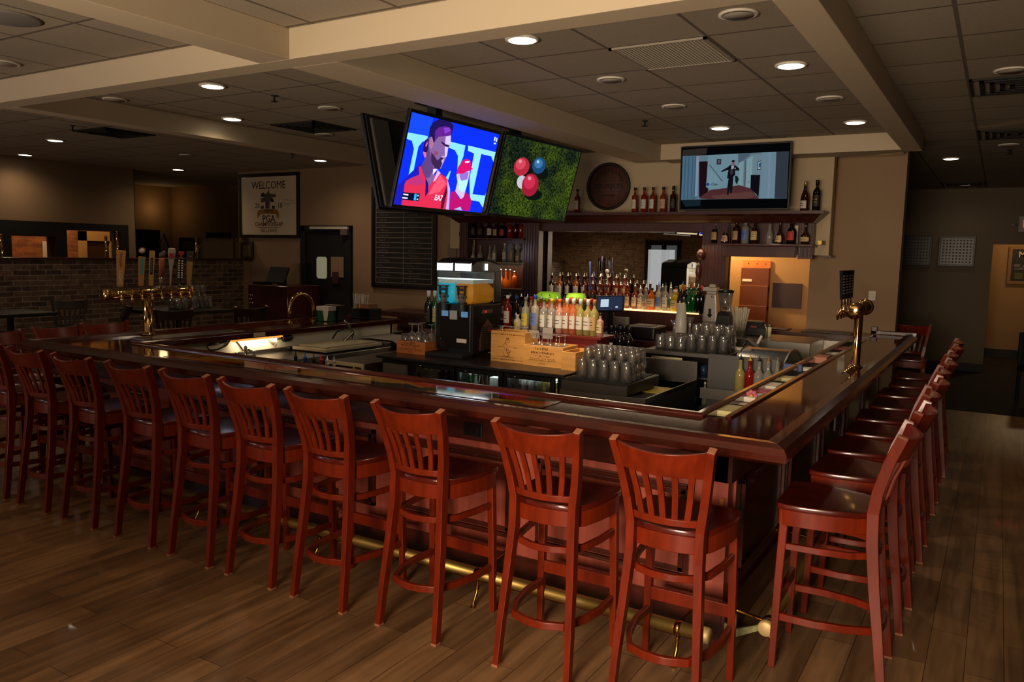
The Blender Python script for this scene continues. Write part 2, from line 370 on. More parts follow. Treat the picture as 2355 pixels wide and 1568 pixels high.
# ------------------------------------------------------------------ ceiling fittings
def downlight(px, py, on, label, E=26, col=(1, .74, .48), zc=ZC):
    p = at_z(px, py, zc - .012)
    t = thing('ceiling_light', label, 'ceiling light', (p.x, p.y, zc), 0, 'round recessed ceiling lights')
    MB().loft([[(r * math.cos(2*PI*a/20), r * math.sin(2*PI*a/20), z) for a in range(20)] for r, z in ((.078, -.004), (.078, -.012), (.1, -.010), (.1, 0))], 0, True).build('trim_ring', M_WHITE, t)
    MB().lathe([(.001, -.0135), (.078, -.0135), (.078, -.0125)], 20).build('lens', emis('lamp_lens', '#fff3d8', 9) if on else mat('lamp_lens_off', '#8f877b', .5), t)
    if on:
        l = bpy.data.lights.new('downlight', 'SPOT'); l.energy = E; l.color = col; l.spot_size = math.radians(158); l.spot_blend = 1.0; l.shadow_soft_size = .06
        o = bpy.data.objects.new('downlight', l); COL.objects.link(o); o.parent = t; o.location = (0, 0, -.03)
ON = [(1201, 94, 'lit round ceiling light nearest the camera in the bay above the beer crates'), (1819, 153, 'lit round ceiling light by the right beam, near the square vent'),
      (1967, 283, 'lit round ceiling light at the far right corner of the bar bay'), (1656, 296, 'lit round ceiling light above the wall television'),
      (489, 200, 'lit round ceiling light just behind the front beam, left bay'), (534, 275, 'lit round ceiling light in the left bay beside the side beam'),
      (657, 342, 'lit round ceiling light over the dining side, nearest the beam'), (737, 370, 'lit round ceiling light before the back wall near the chalkboard'),
      (127, 324, 'lit round ceiling light over the brick partition, larger of the two at far left'), (58, 357, 'lit round ceiling light at far left beyond the brick partition'),
      (410, 391, 'lit round ceiling light in front of the amber recess'), (2187, 366, 'lit round ceiling light at the start of the hall'), (2220, 426, 'lit round ceiling light deep in the hall')]
OFF = [(1698, 37, 'unlit round ceiling light at the near right corner of the bar bay'), (1405, 186, 'unlit round ceiling light in the middle of the bar bay'),
       (1550, 247, 'unlit round ceiling light past the sprinkler'), (1908, 229, 'unlit round ceiling light between two lit ones along the right beam'),
       (758, 251, 'unlit round ceiling light just left of the dark television'), (745, 311, 'unlit round ceiling light left of the dark television, lower one'),
       (265, 231, 'unlit round ceiling light where side beam meets front beam'), (430, 358, 'unlit round ceiling light above the amber recess light'),
       (2325, 165, 'unlit round ceiling light at right edge beyond the right beam'), (2320, 335, 'unlit round ceiling light deeper along the right aisle'), (10, 148, 'unlit round ceiling light at the left picture edge')]
for i, (x, y, l) in enumerate(ON): downlight(x, y, True, l, E=(34, 28, 16, 24, 26, 26, 32, 34, 20, 26, 30, 7, 6)[i])
for x, y, l in OFF: downlight(x, y, False, l)
p = at_z(20, 45, ZC - .01)
t = thing('ceiling_speaker', 'large round grey ceiling speaker at upper left', 'speaker', (p.x, p.y, ZC))
MB().lathe([(.001, -.012), (.15, -.012), (.165, -.006), (.165, 0)], 28).build('grille', mat('speaker_grille', '#6f6a66', .8), t)
def vent(px, py, sz, label, dark):
    p = at_z(px, py, ZC); cx = round((p.x + .89 - .305) / .61) * .61 - .89 + .305; cyy = round((p.y - 3.9 - .305) / .61) * .61 + 3.9 + .305
    t = thing('ceiling_vent', label, 'air vent', (cx, cyy, ZC), 0, 'square ceiling vents'); h = sz / 2
    m = mat('vent_dark', '#1c1713', .7) if dark else mat('vent_pale', '#8f8474', .7)
    MB().box(-h, h, -h, -h + .02, -.012, 0).box(-h, h, h - .02, h, -.012, 0).box(-h, -h + .02, -h, h, -.012, 0).box(h - .02, h, -h, h, -.012, 0).build('frame', m, t)
    b = MB()
    if dark:
        for k in range(1, 5):
            q = h * k / 5; b.box(-q, q, -q, -q + .03, -.016, -.004).box(-q, q, q - .03, q, -.016, -.004).box(-q, -q + .03, -q, q, -.016, -.004).box(q - .03, q, -q, q, -.016, -.004)
        b.build('louvres', M_BLACKM, t)
    else:
        n = 26
        for k in range(n): q = -h + .02 + (2 * h - .04) * (k + .3) / n; b.box(q, q + .009, -h + .02, h - .02, -.009, -.003)
        for k in range(n): q = -h + .02 + (2 * h - .04) * (k + .3) / n; b.box(-h + .02, h - .02, q, q + .007, -.008, -.003)
        b.build('grid', m, t)
        MB().box(-h + .02, h - .02, -h + .02, h - .02, -.002, -.0005).build('backing', mat('vent_back', '#4a4036', .9), t)
vent(1530, 118, .6, 'pale perforated square vent in the bar bay ceiling', False)
vent(2290, 210, .6, 'dark square air vent over the right aisle, nearest', True)
vent(2325, 312, .6, 'dark square air vent over the right aisle, farther along', True)
vent(690, 296, .6, 'dark square air vent in the left bay', True)
vent(262, 300, .6, 'dark square air vent near the brick partition', True)
vent(2210, 420, .6, 'dark square air vent in the hall', True)
def sprinkler(px, py, label):
    p = at_z(px, py, ZC - .03); t = thing('sprinkler', label, 'sprinkler', (p.x, p.y, ZC), 0, 'ceiling sprinklers')
    MB().lathe([(.028, 0), (.028, -.006), (.008, -.008), (.008, -.045)], 12).build('stem', M_BLACKM, t)
    MB().lathe([(.001, -.047), (.03, -.047), (.03, -.05), (.001, -.05)], 12).build('deflector', M_BLACKM, t)
for x, y, l in ((1483, 285, 'small sprinkler head beside the centre beam'), (631, 228, 'small sprinkler head in the left bay'), (167, 295, 'small sprinkler head over the brick partition'), (673, 359, 'small sprinkler head near the back wall'), (2322, 350, 'small sprinkler head over the right aisle')): sprinkler(x, y, l)

# ================================================================== the bar
# ends: left seg y 7.1, right seg y 9.2 ; outer x -6.45/-.67, y 3.245 ; inner x -5.8/-1.28, y 3.88
def sweep(prof, path, side, mats, mb=None, mi=0):
    """profile [(outward n, z)] along a flat path with mitred corners; side=+1: outward is right of travel"""
    mb = mb or MB(); P = [Vector((x, y)) for x, y in path]; n = len(P); rings = []
    for i in range(n):
        d0 = (P[i] - P[i - 1]).normalized() if i else None; d1 = (P[i + 1] - P[i]).normalized() if i < n - 1 else None
        n0 = Vector((d0.y, -d0.x)) * side if d0 else None; n1 = Vector((d1.y, -d1.x)) * side if d1 else None
        if n0 is None: nn = n1
        elif n1 is None: nn = n0
        else: nn = (n0 + n1); nn = nn / nn.dot(n0)
        rings.append([(P[i].x + nn.x * a, P[i].y + nn.y * a, z) for a, z in prof])
    return mb.loft(rings, mi)
bar = thing('bar_counter', 'long U-shaped dark mahogany bar with glossy resin top', 'bar counter', (-3.5, 3.6, 0))
def bp(name, mb, mats, bevel=0, **kw):
    o = mb.build(name, mats, bevel=bevel, **kw); o.parent = bar; o.matrix_parent_inverse = Matrix.Translation((3.5, -3.6, 0)); return o
OUT = [(-6.45, 7.1), (-6.45, 3.245), (-.67, 3.245), (-.67, 9.2)]
INN = [(-5.74, 6.95), (-5.74, 3.8), (-1.2, 3.8), (-1.2, 8.45), (-2.4, 8.45)]
# top slab
top = MB()
top.prism([(-6.38, 3.31), (-.74, 3.31), (-.74, 3.8), (-6.38, 3.8)], 1.02, 1.06).prism([(-6.38, 3.8), (-5.74, 3.8), (-5.74, 7.08), (-6.38, 7.08)], 1.02, 1.06)
top.prism([(-1.08, 3.8), (-.74, 3.8), (-.74, 9.15), (-1.08, 9.15)], 1.02, 1.06)
bp('counter_top', top, M_TOP)
bp('rail_trough', MB().prism([(-1.22, 3.8), (-1.08, 3.8), (-1.08, 8.5), (-1.22, 8.5)], 1.0, 1.03), M_BLACKM)
bt = MB().prism([(-2.42, 8.45), (-1.08, 8.45), (-1.08, 8.72), (-2.42, 8.72)], .99, 1.03, 1).prism([(-2.42, 8.72), (-1.08, 8.72), (-1.08, 9.15), (-2.42, 9.15)], 1.02, 1.07, 0)
bp('back_ledge', bt, [M_MAHOG, M_STEEL])
bp('outer_rail', sweep([(-.13, 1.055), (-.10, 1.085), (-.05, 1.088), (-.015, 1.075), (0, 1.05), (-.004, 1.02), (-.03, 1.005), (-.11, 1.0)], OUT, -1 if False else 1, None), M_RAIL)
# inner rail on front and left, and both trough edges on the right side
inn = sweep([(-.025, 1.02), (-.025, 1.07), (-.01, 1.08), (.012, 1.08), (.03, 1.07), (.03, 1.02)], [(-5.74, 6.95), (-5.74, 3.79), (-1.21, 3.79), (-1.21, 8.45)], 1, None)
inn.prism([(-1.09, 3.82), (-1.06, 3.82), (-1.06, 8.45), (-1.09, 8.45)], 1.03, 1.072)
bp('inner_rail', inn, M_RAIL, bevel=.004)
# inlaid picture panel under the resin
m = bpy.data.materials.new('inlay_pictures'); m.use_nodes = True; nt = m.node_tree; b = _bsdf(m)
tc = nt.nodes.new('ShaderNodeTexCoord'); mp = nt.nodes.new('ShaderNodeMapping'); mp.inputs['Scale'].default_value = (3.2, 5.5, 1); vo = nt.nodes.new('ShaderNodeTexVoronoi'); vo.inputs['Scale'].default_value = 1.6
nt.links.new(tc.outputs['Object'], mp.inputs[0]); nt.links.new(mp.outputs[0], vo.inputs['Vector']); rp = nt.nodes.new('ShaderNodeValToRGB'); rp.color_ramp.interpolation = 'CONSTANT'
sp = nt.nodes.new('ShaderNodeSeparateColor'); nt.links.new(vo.outputs['Color'], sp.inputs[0]); nt.links.new(sp.outputs[0], rp.inputs[0])
cols = ['#2c1c10', '#a8741c', '#4c5418', '#8c2c18', '#24241a', '#b08428', '#4a482a', '#b8481c']
for i, c in enumerate(cols):
    e = rp.color_ramp.elements[i] if i < 2 else rp.color_ramp.elements.new(i / len(cols)); e.position = i / len(cols); e.color = (*lin(c), 1)
nt.links.new(rp.outputs[0], b.inputs['Base Color']); b.inputs['Roughness'].default_value = .06; b.inputs['Coat Weight'].default_value = .8
bp('inlay_panel', MB().box(-4.95, -1.95, 3.50, 3.73, 1.058, 1.0615), m)
bp('inlay_border', MB().box(-1.95, -1.925, 3.48, 3.75, 1.058, 1.063).box(-4.975, -1.95, 3.48, 3.50, 1.058, 1.063).box(-4.975, -1.95, 3.73, 3.75, 1.058, 1.063), M_MAHOG)
# apron and bases
FX0, FX1, FY = -6.1, -1.0, 3.62
bp('apron', MB().box(FX0, FX1 + .0, FY - .02, FY + .06, .80, 1.02).box(FX1 - .06, FX1 + .02, FY - .02, 9.1, .80, 1.02).box(FX0 - .02, FX0 + .06, FY - .02, 7.0, .80, 1.02), M_MAHOG)
base = MB().box(FX0, FX1, FY, FY + .1, 0, .82).box(FX1 - .1, FX1, FY + .1, 9.1, 0, .82, 1).box(FX0, FX0 + .1, FY + .1, 7.0, 0, .82, 1)
bp('bar_front', base, [M_PANEL, M_MAHOG])
bp('end_cap', MB().box(-6.3, -6.0, 6.92, 7.0, 0, 1.02).box(-6.0, -5.8, 6.92, 6.96, 0, 1.02), M_INNER)
ins = MB().box(-6.0, -5.80, 3.80, 6.95, 0, 1.02)
ins.box(-5.80, -1.26, 3.74, 3.78, 0, 1.02).box(-1.26, -1.2, 3.8, 8.45, 0, 1.0).box(-2.42, -1.26, 8.46, 8.52, 0, .99)
bp('inner_lining', ins, M_INNER)
NP = 5; x0 = FX0 + .08; wd = (FX1 - .1 - x0) / NP
for i in range(NP):                                            # raised panels on the customer side
    a, b_ = x0 + i * wd + .07, x0 + (i + 1) * wd - .07
    f = MB()
    for k, (g, d_) in enumerate(((0, .022), (.03, .012))):
        f.box(a + g, b_ - g, FY - d_, FY, .76 - g - .025, .76 - g, 0).box(a + g, b_ - g, FY - d_, FY, .29 + g, .29 + g + .025, 0).box(a + g, a + g + .025, FY - d_, FY, .29 + g, .76 - g, 0).box(b_ - g - .025, b_ - g, FY - d_, FY, .29 + g, .76 - g, 0)
    bp('panel_moulding', f, M_MAHOG, bevel=.003)
for i in range(5):
    y0 = 3.85 + i * 1.05
    f = MB()
    for z0, z1, ya, yb in ((.735, .76, y0, y0 + .9), (.29, .315, y0, y0 + .9), (.29, .76, y0, y0 + .025), (.29, .76, y0 + .875, y0 + .9)): f.box(FX1, FX1 + .02, ya, yb, z0, z1)
    bp('panel_moulding', f, M_MAHOG, bevel=.003)
bp('corner_moulding', MB().box(FX1 - .01, FX1 + .012, FY + .09, FY + .115, .28, .86, 0).box(FX1 - .035, FX1 - .015, FY - .012, FY, .55, .72, 1), [M_PANEL, mat('gilt_strip', '#a8661c', .4)])
bp('kickboard', MB().box(FX0, FX1, FY - .015, FY, 0, .2).box(FX1, FX1 + .015, FY, 9.1, 0, .2), M_MAHOG)
for xq in (-3.42, -5.2): bp('pilaster', MB().box(xq, xq + .12, FY - .03, FY, 0, .8), M_PANEL, bevel=.003)
# purse hooks
for x in (-1.55, -2.75, -3.9):
    bp('purse_hook', MB().tube([(x, FY - .02, .97), (x, FY - .05, .93), (x, FY - .09, .925), (x, FY - .11, .955)], .004, 6).ball((x, FY - .11, .96), .008), M_CHROME)
bp('purse_hook', MB().tube([(-.97, FY + .2, .93), (-.95, FY + .2, .885), (-.9, FY + .2, .875), (-.87, FY + .2, .91)], .004, 6), M_BRASSD)
pt = at_y(1089, 987, FY - .02)
bp('power_outlet', MB().box(pt.x - .06, pt.x + .06, FY - .03, FY - .02, pt.z - .035, pt.z + .035).box(pt.x - .035, pt.x + .035, FY - .034, FY - .03, pt.z - .02, pt.z + .02), M_BLACK, bevel=.002)
for (y0, z0, h, mm) in ((6.35, .55, .3, M_WHITE),):            # white tag hung under the right side rail
    bp('wall_towel', MB().box(FX1 + .016, FX1 + .03, y0, y0 + .22, z0, z0 + h), M_GREY)
# foot rails
def footrail(label, pts_ax, brackets, axis):
    t = thing('foot_rail', label, 'foot rail')
    (xa, ya), (xb, yb) = pts_ax
    MB().tube([(xa, ya, .165), (xb, yb, .165)], .031, 16).build('pipe', M_BRASSD, t)
    d = (Vector((xb, yb, 0)) - Vector((xa, ya, 0))).normalized()
    for e, sgn in (((xa, ya), -1), ((xb, yb), 1)):
        c = Vector((e[0], e[1], .165)); MB().tube([c - d * .03 * sgn, c - d * .025 * sgn, c + d * .006 * sgn, c + d * .012 * sgn], [.032, .037, .037, .030], 16).build('end_cap', mat('cap_brass_worn', '#c8ac78', .55, metal=.4), t)
    for q in brackets:
        g = MB()
        if axis == 'x':
            g.tube([(q - .014, ya, .165), (q + .014, ya, .165)], .034, 14)
            g.tube([(q, ya, .13), (q, ya - .015, .07), (q - .0, ya - .045, .02), (q, ya - .05, .0)], [.012, .008, .009, .016], 8).tube([(q, ya + .02, .17), (q, FY - .06, .19), (q, FY - .002, .19)], [.011, .009, .02], 8)
        else:
            g.tube([(xa, q - .014, .165), (xa, q + .014, .165)], .034, 14)
            g.tube([(xa, q, .13), (xa + .015, q, .07), (xa + .03, q, .02), (xa + .032, q, 0)], [.012, .008, .009, .016], 8).tube([(xa - .02, q, .17), (FX1 + .06, q, .19), (FX1 + .017, q, .19)], [.011, .009, .02], 8)
        g.build('bracket', M_BRASS, t)
    return t
footrail('tarnished brass foot rail along the front of the bar', ((-6.1, 3.36), (-.985, 3.36)), (-1.12, -2.21, -3.35, -4.45, -5.55), 'x')
fr2 = footrail('tarnished brass foot rail with round end cap on the right side of the bar', ((-.785, 3.575), (-.785, 8.9)), (3.64, 4.9, 6.1, 7.3, 8.5), 'y')
MB().loft([[(-.985, FY + .0, .02), (-.985, FY + .0, .12), (-.985, FY + .012, .12), (-.985, FY + .012, .02)], [(-.93, FY + .0, .065), (-.93, FY, .105), (-.93, FY + .012, .105), (-.93, FY + .012, .065)], [(-.80, FY + .0, .14), (-.80, FY, .165), (-.80, FY + .012, .165), (-.80, FY + .012, .14)]]).build('corner_arm', mat('corner_arm_metal', '#8c8a62', .6, metal=.5, var=.3, vscale=(40, 40, 40)), fr2)

# ================================================================== bar stools
def make_stool(M_STOOL, M_SEAT):
    R_ = {}
    for sx, nm in ((-1, 'rear_leg'), (1, 'rear_leg')):
        p = [(.176, -.262, 0), (.169, -.238, .2), (.155, -.204, .45), (.144, -.184, .64), (.144, -.180, .77), (.158, -.193, .87), (.177, -.228, 1.0), (.197, -.275, 1.12)]
        b = MB().bar([(x * sx, y, z) for x, y, z in p], .034, .046, 0, taper=[.8, .88, 1, 1.05, 1.05, 1, .95, .9])
        x, y, z = p[-1]; b.bar([(x * sx, y, z), (x * sx + .0004 * sx, y - .0012, z + .0035)], .030, .040, 1)
        x, y, z = p[0]; b.bar([(x * sx, y, .0), (x * sx, y, .012)], .029, .039, 1)
        R_.setdefault('leg', []).append(b.mesh('leg', [M_STOOL, M_WORN]))
    for sx in (-1, 1):
        b = MB().bar([(.196 * sx, .19, 0), (.19 * sx, .182, .4), (.182 * sx, .172, .74)], .036, .036, 0, taper=[.82, .95, 1])
        b.cyl((.196 * sx, .19, 0), .012, .006, 8, 1)
        R_['leg'].append(b.mesh('leg', [M_STOOL, M_CHROME]))
    half = [(0, .215), (.17, .215), (.203, .203), (.216, .17), (.212, .08), (.198, -.02), (.172, -.12), (.13, -.170), (.07, -.188), (0, -.195)]
    out = half + [(-x, y) for x, y in half[-2:0:-1]]
    sc = lambda k, dz: [(x * k, y * k, dz) for x, y in out]
    R_['seat'] = [MB().loft([sc(.97, .737), sc(1, .742), sc(1, .757), sc(.985, .764), sc(.8, .760)], 0).smooth_mesh('seat', M_SEAT)]
    def ring(path, z0, z1, t, closed=False):
        rings = []; n = len(path)
        for i, (x, y) in enumerate(path):
            a = Vector(path[(i + 1) % n] if closed or i < n - 1 else path[i]); b_ = Vector(path[i - 1] if closed or i > 0 else path[i])
            d = (a - b_).normalized(); nx, ny = d.y * t / 2, -d.x * t / 2
            rings.append([(x + nx, y + ny, z0), (x + nx, y + ny, z1), (x - nx, y - ny, z1), (x - nx, y - ny, z0)])
        return MB().loft(rings, closed=closed)
    R_['apron'] = [ring([(x * .93, y * .93) for x, y in out], .667, .738, .02, True).smooth_mesh('apron', M_STOOL)]
    U = lambda k, r, y0: [(-.186, .17), (-.18 * k, .03), (-.160 * k, -.10), (-.115 * k, r + .035), (-.05, r + .006), (0, r), (.05, r + .006), (.115 * k, r + .035), (.160 * k, -.10), (.18 * k, .03), (.186, .17)]
    R_['upper_stretcher'] = [ring(U(1, -.205, 0), .553, .583, .02).smooth_mesh('upper_stretcher', M_STOOL)]
    R_['lower_stretcher'] = [ring(U(1.06, -.245, 0), .222, .256, .022).smooth_mesh('lower_stretcher', M_STOOL)]
    R_['footrest_bar'] = [MB().box(-.18, .18, .172, .194, .285, .345).mesh('footrest_bar', M_STOOL)]
    def arc(x0, bulge, y0, z0, y1, z1, t, dip=0, n=10):
        rings = []
        for i in range(n + 1):
            x = -x0 + 2 * x0 * i / n; k = 1 - (x / x0) ** 2
            rings.append([(x, y0 - bulge * k - t / 2, z0), (x, y1 - bulge * k - t / 2, z1 - dip * k), (x, y1 - bulge * k + t / 2, z1 - dip * k), (x, y0 - bulge * k + t / 2, z0)])
        return MB().loft(rings)
    R_['crest_rail'] = [arc(.187, .062, -.226, 1.0, -.272, 1.113, .02, .016).smooth_mesh('crest_rail', M_STOOL)]
    R_['lower_rail'] = [arc(.144, .038, -.180, .785, -.184, .815, .02).smooth_mesh('lower_rail', M_STOOL)]
    sl = []
    for k in range(5):
        xb = (-.094 + .047 * k); xt = xb * 1.3
        yb = -.184 - .038 * (1 - (xb / .144) ** 2); yt = -.228 - .062 * (1 - (xt / .184) ** 2)
        sl.append(MB().bar([(xb, yb, .811), ((xb + xt) / 2, (yb + yt) / 2 + .008, .905), (xt, yt, 1.004)], .025, .011).mesh('slat', M_STOOL))
    R_['slat'] = sl
    t = thing('bar_stool', '', 'bar stool')
    for nm, ms in R_.items():
        for me in ms: link(nm, me, t, bevel=.003 if nm != 'slat' else .0015, seg=2)
    return t
stool0 = make_stool(M_STOOL, M_SEAT); first_stool = [stool0]
M_DARKST = mat('dark_chair_wood', '#1e0c08', .4, coat=.2)
stool1 = make_stool(M_DARKST, M_DARKST); first_dark = [stool1]
def stool(x, y, rz, label, group='slat-back bar stools', z=0):
    if group == 'dark stools at the high tables':
        if first_dark: o = first_dark.pop(); o.location = (x, y, z); o.rotation_euler = (0, 0, rz); o['label'] = label; o['group'] = group; return o
        return clone(stool1, (x, y, z), rz, label, group)
    if first_stool: o = first_stool.pop(); o.location = (x, y, z); o.rotation_euler = (0, 0, rz); o['label'] = label; o['group'] = group; return o
    return clone(stool0, (x, y, z), rz, label, group)
front = [(-1.065, 3.150, .02, 'cherry wood slat-back bar stool at the near right bar corner, brightest and closest'),
         (-1.62, 3.145, .02, 'cherry wood bar stool just left of the closest one, fully lit orange'),
         (-2.30, 3.145, -.02, 'cherry wood bar stool under the black outlet, set apart from the next'),
         (-2.89, 3.145, -.01, 'cherry bar stool, fourth from the near corner along the bar front'),
         (-3.41, 3.145, .0, 'cherry bar stool, fifth from the near corner along the bar front'),
         (-3.925, 3.145, .0, 'cherry bar stool with bluish sheen on its legs, sixth from the near corner'),
         (-4.46, 3.145, .0, 'cherry bar stool, seventh from the near corner along the bar front'),
         (-5.05, 3.140, .0, 'dark red bar stool, eighth from the near corner along the bar front'),
         (-5.60, 3.140, .0, 'dark red bar stool, ninth from the near corner along the bar front'),
         (-6.13, 3.14, .0, 'dark red bar stool cut by the left picture edge at the bar front')]
for x, y, r, l in front: stool(x, y, r, l)
right = [(3.77, .03), (4.42, -.03), (4.97, .05), (5.52, 0), (6.06, .04), (6.62, 0), (7.22, -.03), (7.83, .02), (8.42, 0)]
for i, (y, r) in enumerate(right):
    stool(-.565 + (.02 if i % 2 else 0), y, PI / 2 + r, 'dark cherry bar stool %s' % ('at the right side of the bar, nearest the camera' if i == 0 else 'along the right side of the bar, %s from the near corner' % ORD[i]))
for (px, py, rz, l) in ((8, 768, -PI/2 + .2, 'dark red stool crest showing over the left bar corner at the picture edge'), (128, 757, -PI/2, 'dark red stool tucked at the left end of the bar, worn crest'), (232, 748, -PI/2 - .1, 'dark stool at the left end of the bar just below the brass tap ball')):
    p = at_z(px, py, 1.09); stool(p.x + .3, p.y, rz, l)
p = at_y(2088, 742, 9.75); stool(p.x, 9.95, PI, 'dark bar stool beyond the far right bar corner, by the wall column edge')

# ================================================================== televisions
def homog(src):
    """unit-square coordinates of points inside a photographed quad TL, TR, BR, BL"""
    (x0, y0), (x1, y1), (x2, y2), (x3, y3) = src
    dx1, dx2, dx3 = x1 - x2, x3 - x2, x0 - x1 + x2 - x3; dy1, dy2, dy3 = y1 - y2, y3 - y2, y0 - y1 + y2 - y3
    den = dx1 * dy2 - dx2 * dy1; g = (dx3 * dy2 - dx2 * dy3) / den; h = (dx1 * dy3 - dx3 * dy1) / den
    m_ = Matrix(((x1 - x0 + g * x1, x3 - x0 + h * x3, x0), (y1 - y0 + g * y1, y3 - y0 + h * y3, y0), (g, h, 1))).inverted()
    def f(x, y):
        v = m_ @ Vector((x, y, 1)); return (v.x / v.z, 1 - v.y / v.z)
    return f
class Flat:
    """coloured shapes on a flat w x h panel, face towards +y... local x right, z up, facing -y"""
    def __init__(s, w, h, src=None, strength=1, y0=0): s.w, s.h = w, h; s.f = homog(src) if src else None; s.b = MB(); s.m = []; s.k = 0; s.st = strength; s.y0 = y0
    def mi(s, c):
        m = c if not isinstance(c, str) else (emis('screen_' + c[1:] + '_%g' % s.st, c, s.st) if s.st else mat('print_' + c[1:], c, .75))
        if m not in s.m: s.m.append(m)
        return s.m.index(m)
    def pt(s, x, y): u, v = s.f(x, y) if s.f else (x, y); u = min(1, max(0, u)); v = min(1, max(0, v)); return ((u - .5) * s.w, s.y0 - .0002 * s.k, (v - .5) * s.h)
    def poly(s, c, *pts): s.k += 1; s.b.poly([s.pt(*p) for p in pts], s.mi(c)); return s
    def full(s, c): s.k += 1; y = s.y0 - .0002 * s.k; s.b.poly([(-s.w/2, y, -s.h/2), (s.w/2, y, -s.h/2), (s.w/2, y, s.h/2), (-s.w/2, y, s.h/2)], s.mi(c)); return s
    def ell(s, c, x, y, a, b, rot=0, n=24):
        ca, sa = math.cos(rot), math.sin(rot)
        return s.poly(c, *[(x + a * math.cos(t) * ca - b * math.sin(t) * sa, y + a * math.cos(t) * sa + b * math.sin(t) * ca) for t in [2*PI*i/n for i in range(n)]])
    def rect(s, c, x0, y0, x1, y1): return s.poly(c, (x0, y0), (x1, y0), (x1, y1), (x0, y1))
def tv_set(label, TL, TR, BL, W, H, depth=.05, group='flat televisions', screen=True):
    """thing whose local x runs along the screen, z up the screen, -y out of the screen"""
    TL, TR, BL = Vector(TL), Vector(TR), Vector(BL)
    ux = (TR - TL).normalized(); uz = (TL - BL); uz = (uz - ux * uz.dot(ux)).normalized(); uy = uz.cross(ux)
    c = TL + ux * W / 2 - uz * H / 2
    mt = Matrix.Translation(c) @ Matrix((ux, uy, uz)).transposed().to_4x4()
    t = thing('television', label, 'television', matrix=mt, group=group)
    MB().box(-W/2, W/2, -.004, depth * .5, -H/2, H/2).build('bezel', M_BLACK, t, bevel=.004)
    return t
TV2 = ((275, 85), (1437, 378), (1275, 1475), (122, 1385))
t2 = tv_set('hanging television showing a tennis player in red on a blue background', (-3.75, 4.69, 2.87), (-3.75, 5.93, 2.87), (-3.935, 4.72, 2.15), 1.24, .735)
MB().box(-.48, .48, .02, .07, -.28, .28).build('back_shell', M_BLACKM, t2, bevel=.01)
f = Flat(1.20, .685, TV2, 1.35, -.004)
f.full('#0c2ce6').poly('#1444ee', (275, 85), (560, 160), (520, 420), (230, 370))
f.poly('#7fd2e6', (233, 372), (505, 420), (498, 480), (440, 500), (392, 570), (352, 900), (290, 968), (335, 600), (300, 490), (222, 462))
f.poly('#7fd2e6', (800, 490), (1002, 540), (985, 700), (920, 900), (915, 690), (870, 610), (780, 572)).poly('#7fd2e6', (822, 900), (836, 905), (812, 1025), (776, 1000))
f.poly('#8cd4e8', (1038, 540), (1400, 625), (1380, 765), (1345, 685), (1215, 655), (1138, 1218), (1300, 1236), (1312, 1190), (1285, 1405), (1230, 1320), (1110, 1300), (1085, 1000), (1122, 650), (1040, 615))
f.poly('#1a1cae', (138, 1120), (300, 965), (440, 800), (470, 960), (340, 1000), (250, 1060), (240, 1200), (215, 1390), (120, 1385))
f.poly('#2a0f4c', (470, 480), (520, 440), (520, 700), (480, 700), (452, 600)).poly('#c86aa0', (452, 640), (500, 650), (500, 720), (478, 722)).poly('#c06aa8', (478, 560), (500, 490), (508, 520), (495, 570))
f.poly('#7c5a92', (515, 430), (640, 420), (800, 400), (806, 520), (775, 600), (770, 690), (700, 875), (610, 880), (640, 1020), (565, 1110), (480, 1010), (440, 860), (500, 700), (522, 560))
f.poly('#5a3c78', (522, 560), (560, 700), (610, 880), (560, 1000), (480, 1010), (440, 860), (500, 700))
f.poly('#c9b7e0', (735, 420), (802, 405), (806, 520), (778, 570), (770, 690), (745, 720), (735, 600)).poly('#b59ccf', (700, 700), (740, 690), (735, 760), (700, 870), (680, 860))
f.poly('#38204a', (560, 640), (610, 700), (650, 760), (690, 710), (735, 720), (700, 760), (715, 800), (690, 880), (620, 865), (570, 780)).poly('#2c184a', (675, 480), (745, 530), (790, 540), (780, 570), (740, 560), (690, 520))
f.poly('#a06a8a', (545, 430), (580, 440), (585, 540), (560, 600), (530, 560)).poly('#8a3f5f', (600, 620), (650, 640), (640, 690), (600, 680))
f.poly('#1c1250', (510, 440), (518, 300), (560, 215), (640, 160), (720, 170), (790, 200), (825, 260), (818, 340), (805, 400), (640, 425), (600, 480), (585, 520), (555, 425))
f.poly('#5c1f86', (590, 345), (640, 290), (720, 275), (770, 290), (805, 330), (802, 400), (640, 420), (595, 480)).poly('#7a3ac0', (700, 300), (770, 290), (790, 340), (720, 380))
f.poly('#d02a4c', (242, 1100), (262, 1050), (340, 1000), (425, 960), (410, 860), (430, 835), (490, 980), (540, 1050), (555, 1120), (600, 1060), (660, 890), (700, 940), (785, 1000), (832, 1150), (840, 1440), (222, 1392), (240, 1200))
f.poly('#b0306e', (300, 1020), (430, 960), (500, 1080), (420, 1110), (280, 1100)).poly('#e8506a', (620, 1100), (700, 960), (790, 1080), (700, 1200), (560, 1240)).poly('#c8a8e8', (660, 890), (700, 930), (640, 1040), (610, 1060)).poly('#e6d8f4', (600, 880), (655, 880), (600, 960))
f.poly('#1a1270', (505, 1000), (548, 1080), (556, 1200), (520, 1270), (515, 1100)).poly('#b9a0e0', (790, 1010), (838, 1150), (842, 1440), (800, 1435), (810, 1200)).poly('#5a1030', (740, 1300), (790, 1100), (800, 1200), (765, 1430), (730, 1425))
f.poly('#b01068', (848, 1195), (905, 1185), (960, 1285), (1030, 1180), (1100, 1240), (1122, 1310), (1110, 1452), (846, 1440)).poly('#c4b4e0', (905, 950), (925, 930), (1080, 890), (1060, 1050), (1020, 1260), (985, 1290), (905, 1180), (925, 1050))
